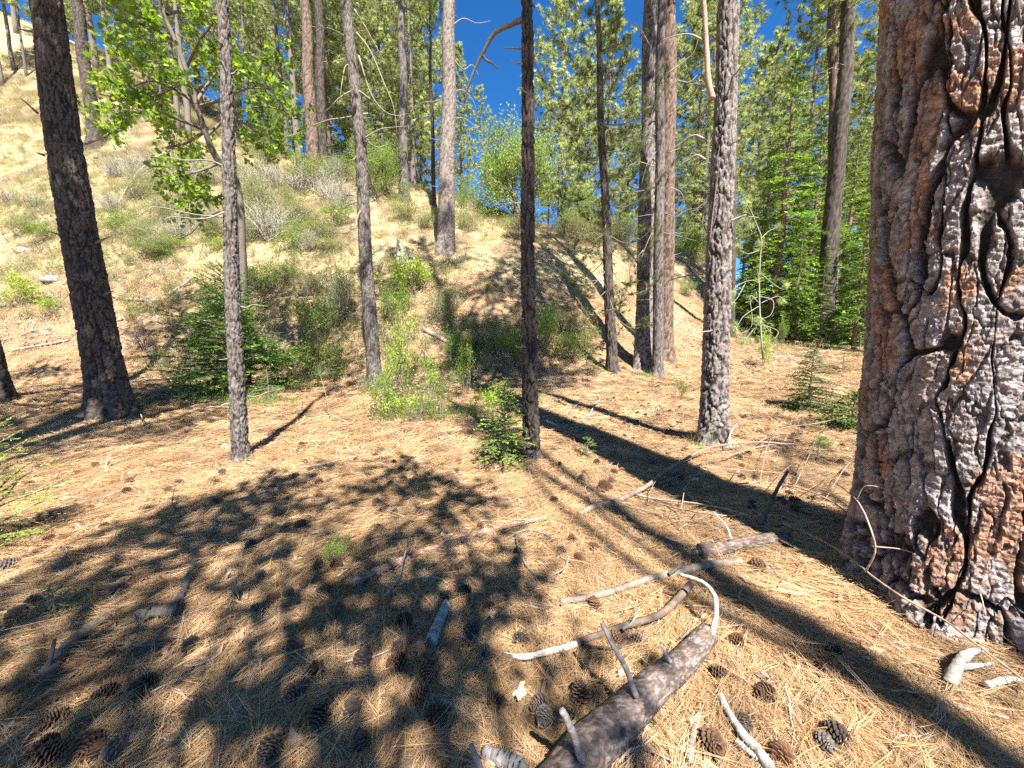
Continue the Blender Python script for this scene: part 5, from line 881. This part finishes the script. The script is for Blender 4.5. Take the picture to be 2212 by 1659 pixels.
fallen('fallen_branch', 'dark crooked dead limb below the oak', [(475, 455, 1.6), (440, 475, 1.2), (410, 505, .7), (385, 515, .5), (350, 520, .2)], .05, .02, (.17, .14, .12), parts=(('twig', [(430, 482, 1.1), (440, 520, .5), (432, 550, .1)], .025, .012, DARKW), ('twig', [(410, 505, .7), (420, 480, 1.0), (400, 470, 1.2)], .015, .008, DARKW)))
fallen('fallen_branch', 'grey deadfall on the shaded bank, upper', [(1010, 690), (1050, 705), (1100, 712)], .03, .02, (.30, .27, .25)); fallen('fallen_branch', 'grey deadfall on the shaded bank, lower', [(1030, 775), (1075, 768), (1110, 780)], .03, .02, (.32, .28, .25)); fallen('fallen_branch', 'stub of dark deadwood beside the thin pine', [(1368, 775), (1372, 755, .3), (1366, 740, .5)], .03, .015, DARKW)
fallen('dead_twigs', 'wiry tangle of dry twigs between the forked pine and old pine', [(1560, 1050), (1640, 1042, .05), (1720, 1052, .08), (1800, 1085, .06), (1850, 1130)], .008, .004, (.40, .31, .24), cat='twigs', parts=[('twig', [(1640 + 24 * k, 1045 + 5 * k, .06), (1660 + 30 * k + 20 * math.sin(k * 2.1), 1000 + 6 * k + 40 * (k % 3 - 1), .14), (1690 + 32 * k + 30 * math.sin(k * 1.3), 985 + 10 * k + 75 * (k % 3 - 1), .05)], .0045, .0025, [TANW, BROWNW, GREYW][k % 3]) for k in range(7)])
fallen('dead_twigs', 'wiry tangle of dry twigs left of the broken log end', [(1380, 1075), (1450, 1095, .04), (1530, 1110, .05), (1620, 1118)], .009, .005, (.30, .23, .18), cat='twigs', parts=[('twig', [(1400 + 36 * k, 1085 + 6 * k, .04), (1410 + 38 * k + 14 * math.sin(k * 1.7), 1050 + 60 * (k % 2), .10), (1430 + 40 * k, 1020 + 110 * (k % 2), .03)], .005, .003, [BROWNW, DARKW, TANW][k % 3]) for k in range(6)])
rgw = np.random.default_rng(33); wt = []
for k, (px, py) in enumerate(((130, 980), (390, 870), (560, 1010), (880, 985), (1010, 930), (1075, 1060), (1110, 1075), (960, 1045), (1330, 905), (1400, 880), (1620, 880), (1700, 1060), (1760, 1120), (1850, 1420), (1700, 1430), (1000, 1210), (640, 1170), (560, 1310), (210, 1500), (760, 1480), (1160, 1560), (420, 1560), (1450, 1130), (1490, 1050), (850, 940), (330, 1010))):
    a = rgw.uniform(0, 3.14); L = rgw.uniform(18, 46); dx, dy = math.cos(a) * L, math.sin(a) * L * .5
    wt.append((fallen('twig', 'slender dry twig lying loose on the needles', [(px - dx, py - dy), (px + rgw.normal(0, 4), py + rgw.normal(0, 3), .015), (px + dx, py + dy)], .006, .003, [GREYW, BROWNW, TANW, DARKW][k % 4], 5, 10, cat='twig', group='loose twigs on the needle carpet'), '%s dry twig loose on the %s needles, %s side' % (['grey', 'brown', 'tan', 'dark'][k % 4], 'near' if py > 1200 else 'middle' if py > 960 else 'far', 'left' if px < 700 else 'centre' if px < 1300 else 'right'), px, py))

# ------------------------------------------------------------ rocks
def rock(label, px, py, w, hr, seed, col=(.24, .225, .21), name='rock', depth=None):
    rg = np.random.default_rng(seed); B = at(px, py); s = pxw(w, B) / 2; n = 14; m = 9; u = np.linspace(0, 2 * np.pi, n, endpoint=False); v = np.linspace(-.5, np.pi / 2, m); U, Vv = np.meshgrid(u, v); d = np.stack([np.cos(U) * np.cos(Vv), np.sin(U) * np.cos(Vv), np.sin(Vv)], -1)
    r = np.ones(U.shape)
    for k in range(11):
        a = unit(rg.normal(size=3)); a[2] = abs(a[2]); q = rg.uniform(.62, .95); t = d @ a; r = np.where(t > q * .98 / np.maximum(r, .1), np.minimum(r, q / np.maximum(t, .05)), r)
    P = d * r[..., None] * np.array([1, rg.uniform(.65, .95), hr * 1.1]) * s; V = np.vstack([P.reshape(-1, 3)]); i = np.arange(m - 1)[:, None] * n; j = np.arange(n)[None]; k = (j + 1) % n
    t = tag(obj(name, Geo().add(V, np.stack([i + j, i + k, i + n + k, i + n + j], -1).reshape(-1, 4), None, np.array(col) * rg.uniform(.85, 1.1)).mesh(name, GM['rock'], smooth=False), loc=tuple(B)), label, 'rock', 'rocks on the left bank'); t.rotation_euler[2] = rg.uniform(0, 6); return t
for k, a in enumerate((('rounded grey rock in the shade at the left edge', 50, 542, 44, .6), ('broad flat grey rock beside the leaning pine', 114, 606, 62, .5), ('pale blocky rock right of the leaning pine', 262, 608, 24, .9), ('rounded pale rock on the sunny bank', 350, 586, 26, .8), ('flat stone half sunk in the needles', 302, 940, 34, .3), ('small pale stone by the leaning pine foot', 270, 748, 22, .6),
    ('low rock behind the yellow-green shrub', 112, 640, 44, .5), ('small rock above the shaded scrub', 40, 508, 26, .5), ('pale stone high on the grass slope', 105, 332, 26, .5), ('pale stone on the grass under the slope pine', 258, 346, 24, .5), ('pale stone near the silvery brush', 210, 340, 22, .4), ('small stone in the gully shade', 330, 758, 20, .6), ('pale stone in the shade left of the fir', 335, 762, 18, .5), ('grey stone on the upper left bank', 140, 470, 26, .5), ('stone by the left edge shrub', 12, 660, 34, .5), ('flat stone at the lower left slope', 75, 715, 30, .4))): rock(a[0], a[1], a[2], a[3], a[4], 60 + k)
def stump():
    B = at(872, 568); rg = np.random.default_rng(3); s = pxw(46, B) / 2; t = thing('stump', 'weathered white broken stump on the grass bank', 'stump', B)
    for k in range(7):
        a = k * .9; p = np.array([math.cos(a), math.sin(a) * .6, 0]) * s * .55; h = s * rg.uniform(1.0, 2.3); G = tube(Geo(), spline([p - [0, 0, .2], p + [rg.normal(0, .1) * s, 0, h * .5], p + [rg.normal(0, .3) * s, rg.normal(0, .2) * s, h]], 8), np.linspace(s * .42, s * .10, 8), 7, np.array((.36, .33, .30)) * rg.uniform(.6, 1.1), .35, True, k); obj('splinter', G.mesh('splinter', GM['wood']), t)
stump()

# ------------------------------------------------------------ pine cones
def cone_mesh(seed, L=.105, Rm=.042, op=.8, ns=72, inner=(0.064, 0.033, 0.020), tipc=(0.122, 0.081, 0.054)):
    rg = np.random.default_rng(seed); G = Geo(); tube(G, [(0, 0, -.48 * L), (0, 0, 0), (0, 0, .45 * L)], [.010, .014, .004], 7, inner)
    for k in range(ns):
        f = k / (ns - 1); z = -.5 * L + L * f * .97; a = k * 2.39996; prof = math.sin(math.pi * (.13 + .82 * (1 - (1 - f) ** 1.25) ** .9)) ** .75; r = Rm * max(.22, prof); e = (-.15 + 1.25 * f) if op > .5 else (.7 + .5 * f)
        o = np.array([math.cos(a), math.sin(a), 0]); u = o * math.cos(e) + np.array([0, 0, math.sin(e)]); w = np.array([-math.sin(a), math.cos(a), 0]); nrm = np.cross(u, w); ln = r * rg.uniform(.9, 1.1); b = np.array([0, 0, z - ln * .35 * math.sin(e)]) + o * .006; wd = .0115 * (.55 + .6 * prof)
        pts = [b + w * wd * .35, b - w * wd * .35, b + u * ln * .72 + w * wd, b + u * ln * .72 - w * wd, b + u * ln + w * wd * .45 + nrm * -.001, b + u * ln - w * wd * .45 + nrm * -.001]
        th = nrm * -.0045; V = np.array(pts + [p + th * (.4 if i < 2 else 1) for i, p in enumerate(pts)] + [b + u * ln * .95 - nrm * -.0025]); 
        Q = [(0, 1, 3, 2), (2, 3, 5, 4), (7, 6, 8, 9), (9, 8, 10, 11), (0, 2, 8, 6), (2, 4, 10, 8), (3, 1, 7, 9), (5, 3, 9, 11), (4, 5, 11, 10)]
        C = np.array([inner] * 2 + [np.array(inner) * .5 + np.array(tipc) * .5] * 2 + [tipc] * 2 + [inner] * 2 + [np.array(inner) * .6 + np.array(tipc) * .4] * 2 + [tipc] * 2 + [tipc]) * rg.uniform(.8, 1.2)
        G.add(V, Q, None, C)
    return G.mesh('pine_cone', GM['cone'], smooth=False)
CONES = [cone_mesh(1), cone_mesh(2, .09, .046, tipc=(0.130, 0.074, 0.045)), cone_mesh(3, .12, .044, inner=(0.058, 0.034, 0.024)), cone_mesh(4, .10, .04, inner=(0.069, 0.055, 0.048), tipc=(0.117, 0.101, 0.090)), cone_mesh(5, .085, .04, inner=(0.085, 0.037, 0.021), tipc=(0.149, 0.079, 0.043)), cone_mesh(6, .095, .042, inner=(0.045, 0.032, 0.026), tipc=(0.081, 0.063, 0.052))]
NCONE = [0]
def cone(label, px, py, v=None, s=1.0, up=None):
    s *= .78
    k = NCONE[0]; NCONE[0] += 1; rg = np.random.default_rng(900 + k); v = v if v is not None else int(rg.integers(0, 6)); B = at(px, py, .02); o = obj('pine_cone', CONES[v], loc=(float(B[0]), float(B[1]), float(ter(B[0], B[1])) + (.046 if up is not None else .040) * s))
    tilt = rg.uniform(1.1, 1.75) if up is None else up; o.rotation_euler = (tilt, rg.uniform(-.3, .3), rg.uniform(0, 6.28)); o.scale = [s * rg.uniform(.92, 1.08)] * 3
    return tag(o, label, 'pine cone', 'pine cones scattered on the ground')
for a in (('plump brown cone in the bottom right, facing the camera', 1540, 1618, 1, 1.15, .9), ('tan cone at the bottom edge right of the white branch', 1690, 1632, 4, 1.1), ('brown cone right of the fallen log, upper', 1650, 1500, 1, 1.0), ('sunlit orange cone above the long curving branch', 1284, 1308, 4, 1.1, .5), ('upright glossy cone in the shade left of the fallen log', 1254, 1505, 2, 1.2, .3), ('cone behind the upright glossy cone', 1075, 1518, 0, 1.0),
    ('big red-brown cone by the forking branch', 1305, 1055, 4, 1.75), ('dark upright cone standing at the branch end', 1148, 1272, 5, 1.1, .3), ('sunlit cone near the curled twig, left', 1212, 1196, 0, 1), ('sunlit orange cone near the curled twig, right', 1250, 1206, 4, .95), ('reddish cone above the wiry twig', 1236, 1168, 1, 1.1, .3), ('cone lying at the wiry twig, centre', 1280, 1182, 1, 1), ('grey cone right of the wiry twig', 1318, 1190, 3, .9), ('cone at the branch end below the trunk shadow', 1640, 1225, 1, 1.1),
    ('dark cone at the foot of the straight barked branch', 700, 1278, 5, 1), ('pale worn cone left of the straight barked branch', 622, 1282, 3, 1), ('grey cone in the shade under the fallen stick', 560, 1318, 3, 1), ('cone beside the split wood chunk', 962, 1290, 5, 1), ('cone right of the split wood chunk', 1003, 1278, 5, 1), ('large dark open cone, lower left of centre', 640, 1398, 5, 1.2), ('dark cone touching the sunlit needle streak', 785, 1425, 5, 1.15), ('cone just below the sunlit needle streak', 688, 1452, 1, 1.1), ('pale scaled cone below the sunlit needle streak', 642, 1495, 3, 1.1),
    ('cone in the middle of the foreground shade', 860, 1400, 5, .9), ('cone low in the foreground shade', 690, 1560, 5, 1.1), ('half hidden cone at the bottom edge, left of centre', 580, 1630, 5, 1.2), ('cone in the lower left shade by the limb', 410, 1400, 5, 1.1), ('big sunlit cone in the bottom left corner', 120, 1640, 1, 1.3), ('second sunlit cone in the bottom left corner', 185, 1625, 1, 1.2), ('dark cone pair member left, on the left shade edge', 255, 1278, 3, 1.2), ('dark cone pair member right, on the left shade edge', 305, 1258, 1, 1.0), ('dark cone low at the left edge', 40, 1330, 5, 1.2), ('pale grey cone at the left edge in the sun', 22, 1222, 3, 1.2), ('brown cone on the sunlit left needles', 170, 1200, 1, .9), ('reddish cone below the left edge fir', 103, 1165, 1, .9), ('orange cone by the pale bark strip', 66, 1048, 4, 1.1), ('red cone near the shade edge at left', 362, 1058, 4, .9),
    ('dark cone beside the tiny pine seedling', 470, 1085, 1, 1.1), ('cone behind the tiny pine seedling', 545, 1068, 4, .9), ('dark cone in the clump at the shade edge, left', 843, 1046, 5, 1), ('dark cone in the clump at the shade edge, right', 870, 1036, 5, 1), ('sunlit cone right of the shade edge', 968, 1045, 4, .9), ('grey cone on the bright needles', 985, 1018, 3, .9), ('upright cone on the bright needles', 851, 1000, 1, .9, .3), ('cone on the bright needles near the arched twig', 745, 972, 0, .9), ('orange cone by the pale branch', 660, 998, 4, .9), ('red cone on the sunlit patch left', 590, 1024, 4, 1), ('cone at the pale branch end', 668, 1015, 0, .9), ('dark weathered cone heap member near the plant', 876, 935, 3, 1.1), ('cone right of the weathered cone', 905, 938, 3, .8), ('dark cone in the deep foreground shade, upper', 650, 1135, 5, 1.1), ('dark cone left in the deep foreground shade', 540, 1180, 5, .9), ('cone near the grey-green plant', 690, 1222, 5, 1), ('cone right of the grey-green plant', 815, 1140, 5, .8), ('dark cone in a row, first', 812, 1088, 5, 1), ('dark cone in a row, second', 852, 1108, 3, 1), ('dark cone in a row, third', 908, 1112, 5, 1), ('dark cone in a row, fourth', 952, 1120, 1, 1.1), ('standing cone by the barked branch end', 1038, 1140, 1, 1, .2), ('cone below the curled grey twig', 1118, 1215, 5, 1.1), ('grey cone under the long curving branch', 1045, 1408, 3, .9), ('cone left of the long curving branch tip', 1125, 1385, 5, 1), ('cone in the sunny needles near the log end', 1555, 1455, 1, .9), ('grey cone near the small rock at lower right', 1785, 1610, 3, .9), ('round brown cone by the shaded path', 1265, 1022, 1, 1), ('cone right of the clearing fir', 1220, 1058, 4, 1.1), ('cone left of the round brown cone', 1198, 1082, 1, 1.0)): cone(*a)
rg = np.random.default_rng(55)
LOOK = ['brown', 'reddish-brown', 'long brown', 'grey weathered', 'orange-brown', 'dark']
def ordinals(items):                            # (object, base label, px, py): tell alike ones apart by their order from left to right
    by = {}
    for it in items: by.setdefault(it[1], []).append(it)
    for lab, g in by.items():
        g.sort(key=lambda q: q[2]); n = len(g)
        w = [''] if n == 1 else [', the left one', ', the right one'] if n == 2 else [', leftmost of three', ', middle of three', ', rightmost of three'] if n == 3 else [', leftmost', ', second from left', ', second from right', ', rightmost'] if n == 4 else None
        for k, it in enumerate(g): it[0]['label'] = lab + (w[k] if w else '')
def cone_field(place, box, n, s=(.85, 1.1), vs=(0, 1, 3, 4, 5)):
    items = []; mx = (box[1] - box[0]) / 3; my = (box[2] + box[3]) / 2
    for k in range(n):
        px, py, v = rg.uniform(box[0], box[1]), rg.uniform(box[2], box[3]), int(rg.choice(vs)); col = ['left', 'middle', 'right'][min(2, int((px - box[0]) / mx))]; row = 'nearer' if py > my else 'farther'
        lab = '%s cone %s, %s %s part' % (LOOK[v], place, row, col); items.append((cone(lab, px, py, v, rg.uniform(*s)), lab, px, py))
    ordinals(items)
ordinals(wt)
cone_field('before the trunk trio', (1200, 1500, 812, 950), 66)
cone_field('right of the forked pine', (1590, 1850, 790, 1010), 72)
cone_field('under the dry twigs by the old pine', (1600, 1830, 1010, 1110), 14)
cone_field('behind the long forking branch', (1180, 1480, 955, 1060), 18)
cone_field('half sunk in the foreground shade', (30, 1180, 1130, 1640), 26, (.9, 1.15), (5, 3, 5, 1))
cone_field('in the sunlit middle clearing', (560, 1060, 930, 1060), 12)
cone_field('in the shaded left clearing', (20, 500, 930, 1080), 7)
cone_field('at the foot of the bright slope', (1450, 1620, 735, 800), 10)
cone_field('around the fallen log', (1180, 1900, 1380, 1640), 8)
LEAF_QUICK = (np.array([[0, 0, 0], [.35, .30, .05], [.8, .22, .03], [1, 0, 0], [.75, -.26, .03], [.3, -.28, .05]]), [(0, 5, 1), (1, 5, 4), (1, 4, 2), (2, 4, 3)])
# ------------------------------------------------------------ unseen trees behind the photographer, crowns shaped to shade the clearing
def poly_pts(poly, n, rg):
    P = np.array(poly, float); lo = P.min(0); hi = P.max(0); out = []
    while len(out) < n:
        q = lo + (hi - lo) * rg.random(2); c = False; j = len(P) - 1
        for i in range(len(P)):
            if (P[i, 1] > q[1]) != (P[j, 1] > q[1]) and q[0] < (P[j, 0] - P[i, 0]) * (q[1] - P[i, 1]) / (P[j, 1] - P[i, 1]) + P[i, 0]: c = not c
            j = i
        if c: out.append(q)
    return out
def world_poly(poly, dens, rg):                 # points spread evenly over the patch of ground seen inside the outline
    W = np.array([at(*p)[:2] for p in poly]); area = .5 * abs(np.dot(W[:, 0], np.roll(W[:, 1], 1)) - np.dot(W[:, 1], np.roll(W[:, 0], 1))); n = max(3, int(area * dens)); Q = np.array(poly_pts(W, n, rg)); return np.column_stack([Q, ter(Q[:, 0], Q[:, 1])])
def shade_crown(key, ground, hmin, hmax, rg, nleaf, lsize, rad, trunk, label, name, r0, needles=False):
    """unseen crown shaped to cast shade: clumps hung between the sun and that ground, limbs running to them"""
    h = rg.uniform(hmin, hmax, len(ground)); C = ground + SUNV[None] * (h / SUNV[2])[:, None]; B = np.array([trunk[0], trunk[1], 0.]); B[2] = float(ter(B[0], B[1]))  # each clump set sunward of a ground point to be shaded
    t = thing(name, label, 'tree', B); Hh = hmax + 1.5; ax = np.array([[B[0] + .02 * k * trunk[2], B[1], B[2] - .2 + Hh * k / 15] for k in range(16)]); G = tube(Geo(), ax, np.linspace(r0, r0 * .25, 16), 12, (.24, .2, .17), .1); obj('trunk', G.mesh('trunk', GM['bark'], origin=B), t)
    W = Geo(); pick = rg.permutation(len(C))[: max(6, len(C) // 7)]
    for i in pick:
        a = ax[min(15, max(4, int((C[i, 2] - B[2]) / Hh * 15) - 3))]; tube(W, spline([a, (a + C[i]) / 2 + rg.normal(0, .25, 3), C[i]], 9), np.linspace(.05, .012, 9), 5, (.2, .16, .13), 0, False)
    F = Geo(); n = nleaf; P = np.repeat(C, n, axis=0) + rg.normal(0, rad, (len(C) * n, 3)) * np.array([1, 1, .7])
    if needles: needle_tufts(F, P, unit(rg.normal(size=P.shape)), 26, .24, .014, rg, (.2, 1.4), PCOL)
    else: leaves(F, P, rg.normal(size=P.shape), lsize * 1.1, LEAF_QUICK, ((.16, .27, .045), (.13, .23, .04)), rg)
    obj('limbs', W.mesh('limbs', GM['twig'], origin=B), t); obj('foliage', F.mesh('foliage', GM['needle' if needles else 'leaf'], smooth=False, origin=B), t)
rs = np.random.default_rng(91)
FG = [[(-80, 1330), (0, 1265), (190, 1175), (380, 1085), (520, 1050), (640, 1022), (760, 1000), (880, 998), (960, 1030), (1040, 1075), (1020, 1120), (1110, 1160), (1150, 1250), (1110, 1330), (1090, 1400), (1180, 1440), (1290, 1430), (1330, 1490), (1250, 1590), (1120, 1640), (1030, 1660), (1000, 1720), (-300, 1720), (-300, 1400)]]
gr = np.vstack([world_poly(p, 19.0, rs) for p in FG])
sh = np.array([-SUNV[0], -SUNV[1]]) / math.hypot(SUNV[0], SUNV[1]); al = gr[:, 0] * sh[0] + gr[:, 1] * sh[1]; ac = gr[:, 0] * sh[1] - gr[:, 1] * sh[0]
nz = fbm(ac * 1.5 + 3.3, al * .55 + 7.7, 3); gr = gr[nz > .365]                     # clumps thinned along the shadow direction to streak the cast shade
shade_crown('shade_oak_front', gr, 7.0, 9.5, rs, 24, .13, .16, (1.9, -5.6, 0), 'unseen broad oak behind the viewpoint, crown shaped to shade the left foreground', 'oak_tree', .19)
FG2 = [[(560, 600), (700, 590), (770, 660), (780, 800), (640, 830), (560, 720)], [(0, 885), (160, 870), (300, 830), (470, 850), (500, 900), (380, 935), (250, 965), (120, 985), (0, 1020)], [(0, 800), (120, 790), (260, 800), (290, 850), (120, 880), (0, 880)], [(280, 770), (380, 760), (480, 830), (380, 860), (290, 840)]]
gr = np.vstack([world_poly(p, 4.8, rs) for p in FG2])
T = TREES['left']; hh = rs.uniform(.6, 6.5, 46); ax = T['ax'](hh) + T['B']; gr = np.vstack([gr, ax, world_poly([(0, 465), (130, 450), (150, 540), (60, 565), (0, 565)], .5, rs)])  # clumps also added sunward of the leaning trunk to shade it
shade_crown('shade_oak_left', gr, 9, 13, rs, 26, .17, .34, (-4.3, -2.6, 0), 'unseen tall oak behind the viewpoint, crown shaped to shade the leaning pine', 'oak_tree', .18)
T = TREES['dark']; hh = rs.uniform(.9, 5.2, 30); gr = T['ax'](hh) + T['B']; gr = np.vstack([gr, world_poly([(1600, 870), (1840, 830), (1850, 1000), (1700, 1010)], 1.1, rs)])  # needle clumps added to shade the slender pine and right clearing
shade_crown('pine_behind', gr, 9, 12, rs, 9, .16, .26, (3.6, -3.9, 0), 'straight pine behind the viewpoint casting the narrow shadow', 'pine_tree', .19, True)
# unseen crown of the old pine, clumps placed to shade the bank
def big_crown():
    T = TREES['big']; t = T['t']; B = T['B']; rg = np.random.default_rng(3)
    o = obj('crown', CROWN[0], t, T['ax'](np.array([27.]))[0]); o.scale = (1.3, 1.3, 1.1)
    ground = np.vstack([world_poly([(1055, 590), (1100, 560), (1190, 570), (1260, 590), (1240, 650), (1210, 700), (1090, 700), (1060, 640)], 2.6, rg), world_poly([(985, 700), (1100, 690), (1180, 760), (1250, 790), (1180, 860), (1060, 800), (990, 770)], 2.8, rg)])
    h = rg.uniform(14, 22, len(ground)); C = ground + SUNV * (h / SUNV[2])[:, None]; W = Geo()
    for c in C[::4]:
        a = T['ax'](np.array([max(12, c[2] - 1.5)]))[0] + B; tube(W, spline([a, (a + c) / 2 + rg.normal(0, .3, 3), c], 9), np.linspace(.09, .02, 9), 5, (.2, .15, .12), 0, False)
    F = Geo(); P = np.repeat(C, 36, axis=0) + rg.normal(0, .55, (len(C) * 36, 3)); needle_tufts(F, P, unit(rg.normal(size=P.shape)), 24, .26, .030, rg, (.2, 1.4), PCOL)
    obj('limbs', W.mesh('limbs', GM['twig'], origin=B), t); obj('crown', F.mesh('crown', GM['needle'], smooth=False, origin=B), t)
big_crown()
